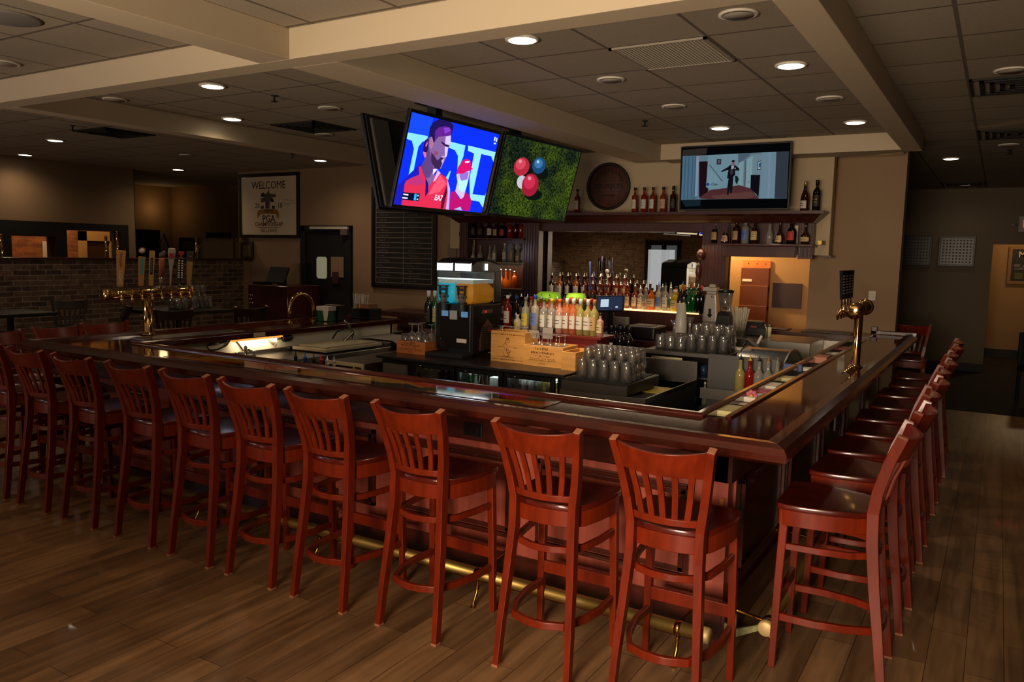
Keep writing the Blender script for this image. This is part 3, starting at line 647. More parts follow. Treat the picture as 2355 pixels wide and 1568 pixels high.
f.poly('#8a6ac8', (940, 945), (1062, 900), (1050, 1010), (975, 1035)).poly('#a8e0d8', (925, 1010), (975, 1035), (1062, 1010), (1040, 1140), (1000, 1200), (950, 1150))
f.poly('#cc1060', (905, 935), (915, 850), (975, 745), (1030, 722), (1075, 755), (1088, 845), (1122, 868), (1075, 880), (985, 935)).poly('#f0e0f0', (1005, 760), (1065, 755), (1060, 775), (1005, 785)).poly('#90b8e8', (905, 1430), (985, 1395), (1010, 1446))
f.poly('#0a0a2c', (228, 1210), (447, 1226), (438, 1332), (212, 1312)).poly('#2aa8e0', (378, 1228), (408, 1230), (400, 1322), (370, 1318))
f.poly('#d8d8f0', (232, 1228), (298, 1236), (296, 1258), (230, 1248)).poly('#d8d8f0', (222, 1276), (292, 1284), (290, 1304), (220, 1296)).poly('#e8e8f8', (418, 1240), (432, 1242), (430, 1264), (416, 1262)).poly('#e8e8f8', (412, 1294), (428, 1296), (426, 1316), (410, 1312))
f.poly('#c8dcf4', (1362, 410), (1378, 414), (1374, 470), (1358, 466)).poly('#c8dcf4', (1388, 420), (1402, 424), (1398, 480), (1384, 476)).poly('#c8dcf4', (1360, 490), (1388, 496), (1386, 516), (1358, 510))
f.b.build('screen', f.m, t2)
u, v = f.f(680, 1278); lettering('EA7', t2, emis('screen_white', '#f4eaff', 1.3), .062, ((u - .5) * f.w, -.03, (v - .5) * f.h), (PI/2, 0, 0), sx=1.0, name='screen_lettering', font_bold=True)
t2c = [c for c in t2.children if c.name.startswith('screen_lettering')][0]; t2c.location.y = -.022
TV3 = ((1430, 345), (2090, 495), (1975, 1145), (1305, 1080))
t3 = tv_set('hanging television showing red and blue bocce balls on grass', (-3.75, 6.0, 2.885), (-3.625, 7.24, 2.865), (-3.935, 6.04, 2.155), 1.25, .745)
MB().box(-.48, .48, .02, .07, -.28, .28).build('back_shell', M_BLACKM, t3, bevel=.01)
gm = bpy.data.materials.new('screen_grass'); gm.use_nodes = True; nt = gm.node_tree; nt.nodes.remove(_bsdf(gm)); N = nt.nodes.new
tc = N('ShaderNodeTexCoord'); n1 = N('ShaderNodeTexNoise'); n1.inputs['Scale'].default_value = 55; n1.inputs['Detail'].default_value = 3; n2 = N('ShaderNodeTexNoise'); n2.inputs['Scale'].default_value = 2.6
nt.links.new(tc.outputs['Object'], n1.inputs['Vector']); nt.links.new(tc.outputs['Object'], n2.inputs['Vector'])
r1 = N('ShaderNodeValToRGB'); r1.color_ramp.elements[0].position = .35; r1.color_ramp.elements[0].color = (*lin('#0c1a12'), 1); r1.color_ramp.elements[1].position = .75; r1.color_ramp.elements[1].color = (*lin('#7f8f5e'), 1)
r2 = N('ShaderNodeValToRGB'); r2.color_ramp.elements[0].position = .42; r2.color_ramp.elements[0].color = (*lin('#50606a'), 1); r2.color_ramp.elements[1].position = .6; r2.color_ramp.elements[1].color = (*lin('#a8b860'), 1)
nt.links.new(n1.outputs['Fac'], r1.inputs[0]); nt.links.new(n2.outputs['Fac'], r2.inputs[0]); mx = N('ShaderNodeMixRGB'); mx.blend_type = 'MULTIPLY'; mx.inputs[0].default_value = 1
nt.links.new(r1.outputs[0], mx.inputs[1]); nt.links.new(r2.outputs[0], mx.inputs[2]); e = N('ShaderNodeEmission'); e.inputs[1].default_value = 1.25
nt.links.new(mx.outputs[0], e.inputs[0]); nt.links.new(e.outputs[0], nt.nodes['Material Output'].inputs[0])
f = Flat(1.21, .695, TV3, 1, -.004); f.full(gm)
f.ell('#0e1410', 1610, 690, 66, 70).ell('#0e1410', 1760, 700, 52, 52).ell('#0e1410', 1690, 900, 78, 52)
f.ell('#b52a3c', 1575, 640, 68, 88, .2).ell('#d8485a', 1565, 615, 44, 52, .2).ell('#e8909a', 1560, 590, 14, 18)
f.ell('#1e4a78', 1726, 624, 58, 78, .1).ell('#3f78a8', 1722, 606, 36, 44, .1).ell('#b0cbe0', 1716, 590, 12, 14)
f.ell('#c8ccd8', 1582, 782, 44, 62).ell('#a81c38', 1657, 808, 73, 108, .1).ell('#d0304e', 1650, 780, 50, 66, .1).ell('#e88a9c', 1648, 745, 16, 18)
f.b.build('screen', f.m, t3)
# dark television seen from behind
t1 = tv_set('dark television hanging with its back towards the bar, left of the tennis screen', (-4.56, 6.28, 2.945), (-4.56, 5.05, 2.945), (-4.38, 6.30, 2.16), 1.23, .80)
MB().box(-.6, .6, .024, .04, -.385, .385).build('back_panel', mat('tv_back', '#1c191a', .5), t1, bevel=.01)
MB().box(.35, .57, .04, .07, -.38, .36).build('back_shell', mat('tv_back_grey', '#4c4744', .5), t1, bevel=.015)
MB().box(-.5, .35, .04, .055, -.3, .2).build('mount_plate', M_BLACKM, t1, bevel=.005)
# ceiling mounts
for (px, py, l) in ((1000, 245, 'black ceiling pole carrying the tennis television'), (1185, 295, 'black ceiling pole carrying the bocce television')):
    p = at_x(px, py, -4.13)
    t = thing('ceiling_mount', l, 'television mount', (p.x, p.y, ZC), 0, 'black television poles')
    MB().box(-.045, .045, -.045, .045, -.75, 0).build('pole', M_BLACKM, t); MB().box(-.12, .12, -.12, .12, -.02, 0).build('ceiling_plate', M_BLACKM, t)
    MB().box(-.27 if px < 1100 else -.1, .17, -.06, .06, -.62, -.5).box(.08, .17, -.2, .2, -.68, -.4).build('bracket', M_BLACKM, t)
# wall television
a, b_ = at_y(1568, 338, 8.46), at_y(1814, 482, 8.46)
W4, H4 = b_.x - a.x, .68
t4 = tv_set('wide wall television showing a dark-suited man in a pale blue room', (a.x, 8.44, a.z), (b_.x, 8.44, a.z), (a.x, 8.46, a.z - H4), W4, H4)
MB().box(-.4, .4, .02, .1, -.22, .22).build('back_shell', M_BLACKM, t4)
MB().box(-.12, .12, .1, .50, -.18, -.05).build('wall_bracket', M_BLACKM, t4)
f = Flat(W4 - .03, H4 - .03, ((85, 100), (2218, 45), (2203, 1335), (95, 1348)), .6, -.004)
f.full('#07080b').poly('#1c2c36', (100, 1155), (500, 1155), (500, 1280), (200, 1300)).poly('#39322d', (100, 140), (590, 110), (580, 240), (250, 250), (100, 260)).poly('#6f8f9e', (100, 265), (2190, 215), (2185, 1145), (105, 1155))
f.poly('#7fa4b2', (610, 262), (1210, 245), (1240, 870), (1000, 925), (680, 960), (610, 900)).poly('#5a7c96', (100, 268), (430, 262), (455, 1110), (370, 1150), (105, 1150))
for x in (150, 220, 300, 360): f.rect('#48687f', x, 272, x + 22, 1140)
f.rect('#9aa8c0', 380, 270, 436, 1090)
f.poly('#24121a', (440, 385), (560, 380), (615, 385), (598, 900), (650, 940), (640, 1000), (600, 1090), (468, 1100)).poly('#5c3436', (470, 1110), (640, 1000), (690, 960), (1000, 925), (1250, 870), (1500, 950), (1655, 1148), (640, 1150), (480, 1130))
f.poly('#6c4640', (700, 1080), (1500, 1000), (1600, 1100), (1400, 1148), (800, 1148)).poly('#5c6d80', (1210, 250), (1480, 235), (1300, 400), (1225, 420))
f.poly('#8cb0b8', (1240, 420), (1330, 380), (1330, 890), (1240, 860)).poly('#6a5f70', (1355, 380), (1375, 370), (1378, 900), (1355, 895)).poly('#8fb4bc', (1380, 370), (1505, 280), (1505, 945), (1390, 905)).poly('#7f9aa8', (1510, 270), (1665, 265), (1665, 680), (1510, 660))
f.poly('#7e9cae', (1675, 228), (1950, 222), (1955, 1140), (1675, 1140)).poly('#3c4450', (1955, 222), (2190, 216), (2185, 1142), (1955, 1142)).rect('#86a6b8', 1815, 225, 1850, 1140)
f.poly('#2a3038', (795, 340), (885, 340), (882, 450), (795, 450)).poly('#6a5f60', (815, 360), (865, 360), (862, 430), (815, 430)).poly('#20303c', (1593, 415), (1668, 385), (1664, 570), (1595, 572)).poly('#b0ccd6', (1606, 425), (1662, 402), (1658, 558), (1608, 560)).poly('#2a6a94', (1622, 440), (1662, 425), (1658, 520), (1624, 526))
for i in range(8): f.rect('#8eb0ba', 640 + i * 28, 560 + i * 10, 650 + i * 28, 900)
f.poly('#4a6c7a', (640, 450), (660, 445), (930, 780), (910, 790)).poly('#141219', (1480, 672), (1662, 674), (1650, 1010), (1645, 1125), (1600, 1050), (1482, 950)).poly('#18282c', (1170, 680), (1215, 690), (1250, 750), (1215, 860), (1180, 800))
f.poly('#15151c', (895, 585), (1030, 500), (1060, 470), (1165, 470), (1250, 540), (1250, 580), (1220, 585), (1170, 570), (1175, 660), (1140, 700), (1130, 960), (1120, 1030), (1085, 1025), (1075, 930), (1055, 1070), (1030, 1070), (1030, 900), (1045, 740), (1015, 730), (1035, 560), (900, 608))
f.poly('#3a3c44', (1075, 540), (1135, 540), (1130, 650), (1070, 655)).poly('#b8c0d0', (1090, 480), (1150, 480), (1130, 550), (1095, 550)).ell('#8f6f80', 1122, 430, 30, 52).poly('#141018', (1095, 380), (1125, 360), (1160, 385), (1155, 410), (1095, 405)).ell('#a08098', 1160, 425, 14, 40).ell('#9fc0d0', 1250, 500, 16, 30).ell('#e8e8f0', 1168, 533, 12, 12)
f.ell('#1c50b0', 640, 850, 32, 32).poly('#101418', (1430, 805), (1455, 805), (1455, 822), (1430, 820))
f.b.build('screen', f.m, t4)
u, v = f.f(775, 850); lettering('Clue', t4, emis('screen_ink', '#0a1830', .5), .036, ((u - .5) * f.w, -.022, (v - .5) * f.h), (PI/2, 0, 0), name='screen_lettering', font_bold=True)

# ================================================================== back bar
BB = thing('back_bar', 'tall carved mahogany back bar with cornice, mirror and niches', 'back bar', (-3.9, 8.8, 0))
def bb(name, mb, mats, bevel=0):
    o = mb.build(name, mats, bevel=bevel); o.parent = BB; o.matrix_parent_inverse = Matrix.Translation((3.9, -8.8, 0)); return o
cp_ = [(8.95, 2.33, 0), (8.58, 2.33, 0), (8.58, 2.30, 0), (8.64, 2.28, .05), (8.70, 2.235, .11), (8.72, 2.215, .12), (8.95, 2.215, .12)]
bb('cornice', MB().loft([[(-6.28 + d, y, z) for y, z, d in cp_], [(-1.56 - d, y, z) for y, z, d in cp_]]), M_MAHOGD)
def fluted(x0, x1, y, z0, z1):
    m_ = MB().box(x0, x1, y, y + .12, z0, z1); n = max(2, int((x1 - x0) / .035))
    for i in range(n):
        x = x0 + (x1 - x0) * (i + .5) / n; m_.box(x - .008, x + .008, y - .012, y, z0 + .02, z1 - .02)
    return m_
bb('right_pilaster', fluted(-1.84, -1.69, 8.84, 1.84, 2.215), M_MAHOGD, .003)
bb('left_pilaster', fluted(-6.15, -6.02, 8.74, .9, 2.215), M_MAHOGD, .003)
bb('post', fluted(-2.86, -2.58, 8.76, 1.0, 2.215), M_MAHOGD, .003)
bb('carved_scroll', MB().lathe([(.001, 0), (.03, .01), (.045, .04), (.05, .08), (.03, .12), (.001, .13)], 12, (-2.84, 8.69, 1.80)).lathe([(.001, 0), (.02, .02), (.035, .08), (.03, .16), (.012, .2), (.001, .2)], 12, (-2.86, 8.69, 1.58)), M_MAHOGD)
bb('post', fluted(-5.16, -4.93, 8.72, .9, 2.215), M_MAHOGD, .003)
bb('niche_back', MB().box(-6.02, -5.16, 8.92, 8.95, .9, 2.215), M_MAHOGD)
bb('niche_shelf', MB().box(-2.6, -1.66, 8.66, 8.95, 1.965, 1.99).box(-2.6, -1.84, 8.70, 8.80, 1.85, 1.965), M_MAHOGD, .004)
bb('frieze', MB().box(-4.95, -2.84, 8.78, 8.95, 2.115, 2.215), M_MAHOGD, .004)
bb('niche_wall', MB().box(-2.58, -1.69, 8.93, 8.95, 1.97, 2.32), M_MAHOGD)
bb('niche_shelf', MB().box(-6.05, -5.12, 8.66, 8.95, 2.0, 2.02), M_MAHOGD, .004)
bb('niche_shelf', MB().box(-6.05, -5.12, 8.68, 8.95, 1.70, 1.715), mat('shelf_glassy', '#8f8a5c', .3), .002)
bb('niche_shelf', MB().box(-6.05, -5.12, 8.66, 8.95, 1.36, 1.385), M_MAHOGD, .004)
bb('mirror', MB().box(-4.93, -2.86, 8.90, 8.92, 1.2, 2.12), M_MIRROR)
bb('mirror_backing', MB().box(-5.16, -2.58, 8.92, 8.95, .9, 2.2), M_MAHOGD)
bb('counter', MB().box(-6.6, -2.45, 8.28, 8.95, .98, 1.02).box(-6.5, -2.5, 8.34, 8.9, 0, .98), M_MAHOGD, .004)
bb('end_bracket', MB().box(-1.62, -1.585, 8.72, 8.95, 1.99, 2.03), M_BRASSD)
bb('bottle_riser', MB().box(-4.9, -2.62, 8.42, 8.68, 1.02, 1.215).box(-4.9, -2.62, 8.68, 8.88, 1.02, 1.30), M_MAHOGD, .003)
ed = bb('lit_shelf_edge', MB().box(-3.75, -2.75, 8.41, 8.66, 1.217, 1.229), mat('lit_acrylic', '#e8c48a', .4, emit='#ffca80', estr=2.6))
l = bpy.data.lights.new('shelf_glow', 'AREA'); l.shape = 'RECTANGLE'; l.size = 2.0; l.size_y = .1; l.energy = 9; l.color = (1, .8, .5)
lo = bpy.data.objects.new('shelf_glow', l); COL.objects.link(lo); lo.location = (-3.7, 8.6, 2.0); lo.rotation_euler = (math.radians(-8), 0, 0)
l = bpy.data.lights.new('niche_glow', 'AREA'); l.shape = 'RECTANGLE'; l.size = .8; l.size_y = .1; l.energy = 3.0; l.color = (1, .66, .35)
lo = bpy.data.objects.new('niche_glow', l); COL.objects.link(lo); lo.location = (-5.55, 8.72, 1.69)
# alcove contents
for (loc, e, c) in (((-3.0, 9.85, 2.3), 95, (1, .66, .26)), ((-2.3, 9.7, 2.6), 9, (1, .75, .5))):
    l = bpy.data.lights.new('alcove_lamp', 'POINT'); l.energy = e; l.color = c; l.shadow_soft_size = .08
    lo = bpy.data.objects.new('alcove_lamp', l); COL.objects.link(lo); lo.location = loc
a, b_ = at_y(1710, 597, 10.19), at_y(1766, 745, 10.19)
t = thing('letter_rack', 'brown wooden wall rack with three file pockets in the lit alcove', 'file rack', ((a.x + b_.x) / 2, 10.19, b_.z)); hw = (b_.x - a.x) / 2; hh = a.z - b_.z
MB().box(-hw, hw, -.02, 0, 0, hh).build('back_board', M_PINE2, t, bevel=.004)
for k, z in enumerate((.02, hh * .34, hh * .62)): MB().box(-hw, hw, -.06 - .02 * (3 - k), -.02, z - .1, z + hh * .26).build('pocket', mat('rack_wood', '#5e2c12', .5), t, bevel=.006)
MB().box(-hw + .02, -hw + .14, -.085, -.08, hh * .66, hh * .70).build('name_card', M_WHITE, t)
for q in (-.6, 0, .6): MB().ball((q * hw, -.022, hh - .04), .008).build('screw', M_CHROME, t)
a, b_ = at_y(1778, 650, 10.19), at_y(1842, 710, 10.19)
tag(MB().box(a.x, b_.x, 10.175, 10.2, b_.z, a.z).build('acoustic_panel', mat('felt_dark', '#3a3038', .95), bevel=.003), 'dark grey square panel on the alcove wall', 'wall panel')
# wall plates on the column
p = at_y(1944, 690, 9.295); tag(MB().box(p.x - .035, p.x + .035, 9.28, 9.3, p.z - .02, p.z + .09).box(p.x - .008, p.x + .008, 9.272, 9.28, p.z + .02, p.z + .05).build('light_switch', M_WHITE, bevel=.003), 'white switch plate on the column behind the tap handles, upper one', 'light switch')
p = at_y(1942, 712, 9.295); tag(MB().box(p.x - .035, p.x + .035, 9.27, 9.3, p.z - .05, p.z + .04).build('thermostat', M_WHITE, bevel=.006), 'small white wall box below the switch plate on the column', 'thermostat')
p = at_y(2006, 680, 9.295); tag(MB().box(p.x - .035, p.x + .035, 9.28, 9.3, p.z - .05, p.z + .05).box(p.x - .012, p.x + .012, 9.275, 9.28, p.z - .02, p.z + .02).build('socket_plate', M_WHITE, bevel=.003), 'white socket plate on the column above the brass tap', 'socket plate')
# barrel head
p = at_y(1400, 429, 8.93)
t = thing('barrel_head', 'round dark oak barrel head with black lettering on the bulkhead wall', 'wall sign', (p.x, 8.95, p.z))
mt = Matrix.Rotation(PI/2, 4, 'X')
m_ = MB(); m_.T = mt; m_.lathe([(.001, 0), (.25, 0), (.25, .03), (.001, .03)], 40).build('disc', mat('barrel_oak', '#4c2a20', .7, var=.3, vscale=(14, 2, 2)), t)
m_ = MB(); m_.T = mt; m_.loft([[(r * math.cos(2*PI*a/40), r * math.sin(2*PI*a/40), z) for a in range(40)] for r, z in ((.25, 0), (.278, 0), (.283, .05), (.262, .055), (.25, .03))], 0, True, closed=True, caps=False).build('hoop', mat('barrel_hoop', '#1a0f0c', .5), t)
lettering('BOURBON', t, M_BLACKM, .085, (0, -.031, .0), (PI/2, 0, 0), font_bold=True, sx=.92)
b = MB()
for k in range(9):
    an = math.radians(150 - k * 15); b.box(.19 * math.cos(an) - .01, .19 * math.cos(an) + .01, -.033, -.03, .19 * math.sin(an) - .016, .19 * math.sin(an) + .016)
b.box(-.2, .2, -.033, -.03, -.065, -.062).box(-.2, .2, -.033, -.03, .062, .065)
for k in range(6): b.box(-.09 + k * .032, -.07 + k * .032, -.033, -.03, -.115, -.095)
b.build('stencil_marks', mat('stencil_ink', '#160c0a', .8), t)

# ------------------------------------------------------------------ bottles
LIQ = {}
def liquid(name, col, tr=.35, rough=.08, em=0):
    return mat('glass_' + name, col, rough, trans=tr, spec=.7, ior=1.3, coat=.4)
GL = dict(amber=liquid('amber', '#a8501a', .45), red=liquid('red', '#8c1a10', .4), brown=liquid('brown', '#2c1008', .2), green=liquid('green', '#0f5a22', .45), dkgreen=liquid('dkgreen', '#0a1c10', .2),
          black=liquid('black', '#0a0708', .0), blue=liquid('blue', '#1c3a8c', .3), yellow=liquid('yellow', '#c8b020', .5), clear=liquid('clear', '#d8d4c8', .75), frost=M_FROST, rose=liquid('rose', '#d87a50', .55),
          wine=liquid('wine', '#c9b86a', .6), orange=liquid('orange', '#d86a1c', .5), whisky=liquid('whisky', '#7a2c14', .3), pink=liquid('pink', '#d8a08c', .5), dkred=liquid('dkred', '#2a0808', .1), cream=mat('glass_cream', '#bdb59c', .4))
LB = dict(white=mat('label_white', '#b9b0a4', .7), cream=mat('label_cream', '#b8a070', .7), tan=mat('label_tan', '#a08050', .7), black=mat('label_black', '#15100e', .6), blue=mat('label_blue', '#5068a8', .6), green=mat('label_green', '#3f5a40', .7), red=mat('label_red', '#a02818', .6), yellow=mat('label_yellow', '#c0a838', .6), pinkish=mat('label_pink', '#b08a78', .7))
CP = dict(black=mat('cap_black', '#100d0c', .4), gold=mat('cap_gold', '#b08838', .35, metal=.7), white=mat('cap_white', '#c9c4bb', .5), blue=mat('cap_blue', '#1c3aa0', .4), red=mat('cap_red', '#b01c18', .4), green=mat('cap_green', '#3f6a20', .4), yellow=mat('cap_yellow', '#b8a018', .4), cork=mat('cap_cork', '#8c6438', .7), grey=mat('cap_grey', '#8a8480', .35, metal=.6), orange=mat('cap_orange', '#c8501c', .5), chrome=M_CHROME, brown=mat('cap_brown', '#2c140c', .5))
SHAPE = {  # (height .. radius profile) as fractions
    'wine': [(.0, .86), (.02, 1), (.58, 1), (.66, .9), (.72, .55), (.77, .38), (.93, .36), (.94, .42), (.955, .42)],
    'burg': [(.0, .86), (.02, 1), (.42, 1), (.55, .85), (.68, .5), (.76, .38), (.93, .34), (.955, .4)],
    'liq': [(.0, .88), (.02, 1), (.60, 1), (.67, .92), (.72, .5), (.76, .4), (.92, .38), (.93, .44), (.95, .44)],
    'round': [(.0, .5), (.03, .72), (.2, 1), (.38, .95), (.52, .55), (.6, .28), (.9, .24), (.95, .28)],
    'bell': [(.0, .95), (.03, 1), (.2, .98), (.38, .7), (.55, .34), (.9, .25), (.95, .3)],
    'jug': [(.0, .9), (.02, 1), (.5, 1), (.6, .8), (.68, .42), (.9, .36), (.95, .42)],
    'tall': [(.0, .9), (.02, 1), (.5, .95), (.75, .45), (.93, .36), (.95, .4)],
    'squat': [(.0, .92), (.02, 1), (.62, 1), (.72, .6), (.76, .42), (.92, .40), (.95, .45)]}
BC = {}
def bottle_mesh(shape, h, r, g, lab, cap, pour):
    k = (shape, round(h, 3), round(r, 4), g, lab, cap, pour)
    if k in BC: return BC[k]
    pr = SHAPE[shape]; out = [('glass', MB().lathe([(q * r, z * h) for z, q in pr], 14).mesh('bottle_glass', GL[g]), None)]
    def rad(z):
        for (z0, q0), (z1, q1) in zip(pr, pr[1:]):
            if z0 <= z <= z1: return (q0 + (q1 - q0) * (z - z0) / (z1 - z0 + 1e-9)) * r
        return r * .3
    if lab:
        z0, z1 = (.16, .52) if shape in ('wine', 'liq', 'jug', 'squat') else ((.1, .36) if shape != 'round' else (.14, .34))
        n = 9; v = []; zs = [z0 + (z1 - z0) * i / 4 for i in range(5)]
        for z in zs:
            rr = rad(z) + .0012
            for a in range(n + 1): an = -PI/2 + math.radians(-78 + 156 * a / n); v.append((rr * math.cos(an), rr * math.sin(an), z * h))
        fc = [(i * (n + 1) + a, i * (n + 1) + a + 1, (i + 1) * (n + 1) + a + 1, (i + 1) * (n + 1) + a) for i in range(4) for a in range(n)]
        inkrow = [1, 2]; m_ = MB().add(v, fc, 0, True)
        for i in inkrow:
            zc = (zs[i] + zs[i + 1]) / 2 * h; rr = rad(zc / h) + .002
            vv = []
            for z in (zc - .0022, zc + .0022):
                for a in range(7): an = -PI/2 + math.radians(-40 + 80 * a / 6); vv.append((rr * math.cos(an), rr * math.sin(an), z))
            m_.add(vv, [(a, a + 1, a + 8, a + 7) for a in range(6)], 1, True)
        out.append(('label', m_.mesh('bottle_label', [LB[lab], LB['black'] if lab != 'black' else CP['gold']]), None))
    rn = rad(.94)
    if pour:
        out.append(('pourer', MB().lathe([(rn * .95, h * .95), (rn * 1.0, h * .965), (rn * .6, h * .985), (rn * .32, h * 1.0), (rn * .22, h * 1.09)], 8).mesh('pourer', CP[cap] if cap in CP else CP['black']), None))
    else:
        out.append(('cap', MB().lathe([(rn * 1.06, h * (.84 if shape in ('wine', 'burg') else .9)), (rn * 1.1, h * .955), (rn * 1.05, h), (.001, h)], 10).mesh('cap', CP[cap]), None))
    BC[k] = out; return out
NAMECOL = dict(amber='amber', red='red', brown='dark brown', green='green', dkgreen='dark green', black='black', blue='blue', yellow='yellow', clear='clear', frost='frosted', rose='rose', wine='pale gold', orange='orange', whisky='reddish brown', pink='pale pink', dkred='very dark red', cream='cream')
def bottle(loc, spec, label, group, rz=None):
    shape, h, r, g, lab, cap, pour = spec
    t = thing('bottle', label, 'bottle', loc, (-.5 + random.uniform(-.3, .3)) if rz is None else rz, group)
    for nm, me, _ in bottle_mesh(*spec): link(nm, me, t)
    return t
def row(items, Y, z, where, group, py=None, start=0):
    """items: (px, spec); stands bottles on plane z at depth Y, labelled in order from the left"""
    for i, (px, spec) in enumerate(items):
        p = at_y(px, py or 600, Y); sh, h, r, g, lab, cap, pour = spec
        d = '%s%s bottle, %s %s, %s from left %s' % (NAMECOL[g], '' if not lab else ' %s-labelled' % dict(white='white', cream='cream', tan='tan', black='black', blue='blue', green='green', red='red', yellow='yellow', pinkish='pink')[lab], cap, 'pourer' if pour else 'cap', ORD[i + start], where)
        bottle((p.x, Y, z), spec, d, group)
W_ = lambda g, lab, cap, h=.30, r=.037, s='wine', pour=False: (s, h, r, g, lab, cap, pour)
row([(1327, W_('whisky', 'white', 'black', .29, .036, 'liq')), (1459, W_('whisky', 'white', 'black', .29, .036, 'liq')), (1480, W_('red', 'white', 'black', .29, .036, 'liq')), (1500, W_('whisky', 'white', 'black', .29, .038, 'liq')), (1524, W_('whisky', 'pinkish', 'black', .29, .036, 'liq')), (1547, W_('dkred', 'black', 'black', .295, .037, 'liq')),
     (1849, W_('brown', 'white', 'gold', .31, .042, 'burg')), (1876, W_('black', 'black', 'black', .32, .04, 'wine'))], 8.76, 2.33, 'on top of the cornice', 'bottles on the cornice', 488)
row([(1644, W_('black', 'tan', 'black', .24, .045, 'jug')), (1667, W_('brown', 'pinkish', 'grey', .24, .048, 'bell')), (1692, W_('brown', 'tan', 'black', .26, .04, 'liq')), (1713, W_('clear', 'blue', 'grey', .27, .042, 'liq')), (1734, W_('brown', 'cream', 'gold', .26, .042, 'jug')),
     (1769, W_('clear', None, 'grey', .22, .035, 'tall')), (1792, W_('brown', 'cream', 'black', .25, .045, 'bell')), (1819, W_('black', 'red', 'black', .26, .05, 'jug')), (1851, W_('brown', 'cream', 'black', .22, .052, 'round'))], 8.775, 1.99, 'on the right niche shelf', 'bottles in the right niche', 563)
p = at_y(1831, 545, 8.87); tag(MB().box(p.x - .018, p.x + .018, 8.86, 8.875, 2.0, 2.19).build('price_card', M_CREAM), 'narrow cream card standing behind the dark round bottle in the right niche', 'card')
row([(1063, W_('brown', 'black', 'black', .2, .045, 'round')), (1089, W_('black', 'black', 'black', .24, .04, 'liq')), (1105, W_('brown', 'black', 'black', .24, .045, 'jug')), (1126, W_('brown', 'white', 'black', .24, .036, 'liq')), (1141, W_('brown', 'tan', 'brown', .22, .046, 'squat')), (1155, W_('black', 'red', 'black', .22, .036, 'liq')),
     (1173, W_('red', None, 'red', .23, .042, 'liq')), (1186, W_('brown', None, 'black', .24, .036, 'liq')), (1198, W_('red', None, 'red', .24, .036, 'liq')), (1212, W_('brown', 'white', 'white', .22, .04, 'squat')), (1221, W_('clear', 'black', 'grey', .22, .03, 'liq'))], 8.80, 2.02, 'on the upper left niche shelf', 'bottles in the left niche', 550)
row([(1088, W_('clear', 'cream', 'grey', .2, .035, 'bell')), (1104, W_('clear', None, 'grey', .22, .035, 'round')), (1126, W_('clear', None, 'grey', .22, .035, 'bell')), (1137, W_('clear', 'white', 'grey', .22, .03, 'liq')), (1160, W_('clear', 'white', 'white', .24, .03, 'liq')), (1176, W_('clear', 'tan', 'grey', .24, .034, 'liq')), (1191, W_('clear', 'cream', 'grey', .24, .034, 'tall')), (1203, W_('clear', 'white', 'grey', .24, .034, 'liq')), (1217, W_('clear', 'white', 'grey', .24, .034, 'liq'))], 8.80, 1.715, 'on the pale left niche shelf', 'clear bottles in the left niche', 614)
row([(1152, W_('orange', None, 'chrome', .24, .045, 'round')), (1163, W_('orange', None, 'chrome', .24, .045, 'bell')), (1173, W_('amber', None, 'chrome', .24, .04, 'bell')), (1183, W_('orange', None, 'chrome', .22, .036, 'liq'))], 8.80, 1.385, 'on the glowing left niche shelf', 'amber bottles glowing in the left niche', 660)
row([(1160, W_('amber', 'white', 'black', .27, .036, 'liq')), (1172, W_('brown', None, 'chrome', .28, .036, 'liq', True)), (1186, W_('dkred', 'black', 'black', .28, .036, 'liq', True)), (1198, W_('dkgreen', 'white', 'chrome', .28, .036, 'liq', True)), (1212, W_('black', 'white', 'chrome', .28, .036, 'liq', True)), (1228, W_('clear', 'green', 'chrome', .28, .036, 'liq', True))], 8.55, 1.03, 'on the counter left of mirror', 'pourer bottles left of the mirror', 740)
# back counter, behind
row([(1268 + 18.5 * i, (W_('whisky' if i > 4 else ('amber' if i % 2 else 'brown'), 'white' if i != 9 else 'cream', ('white' if i % 3 else 'chrome') if i < 14 else 'black', .285, .036, 'liq', True))) for i in range(10)], 8.76, 1.30, 'in rear row under mirror', 'pourer bottles under the mirror', 690)
row([(1345, W_('whisky', 'red', 'red', .27, .034, 'liq', True)), (1362, W_('whisky', 'green', 'chrome', .29, .036, 'liq', True)), (1378, W_('whisky', 'white', 'chrome', .29, .036, 'liq', True)), (1394, W_('whisky', 'white', 'chrome', .29, .036, 'liq', True)), (1410, W_('whisky', 'white', 'chrome', .29, .036, 'liq', True)), (1426, W_('whisky', 'green', 'chrome', .29, .036, 'liq', True)), (1442, W_('whisky', 'white', 'chrome', .29, .036, 'liq', True)), (1459, W_('whisky', 'white', 'chrome', .28, .036, 'liq', True)), (1472, W_('clear', 'white', 'chrome', .26, .034, 'liq', True))], 8.55, 1.217, 'in front row under mirror', 'whisky bottles under the mirror', 700)
row([(1484, W_('clear', 'pinkish', 'chrome', .27, .034, 'tall', True)), (1497, W_('orange', 'cream', 'black', .25, .046, 'squat')), (1513, W_('frost', 'blue', 'blue', .29, .036, 'liq', True)), (1529, W_('clear', 'white', 'black', .29, .036, 'liq', True)), (1541, W_('clear', 'green', 'chrome', .27, .036, 'liq', True)), (1551, W_('yellow', 'cream', 'white', .24, .05, 'squat'))], 8.50, 1.229, 'on the glowing shelf', 'bottles on the lit shelf', 712)
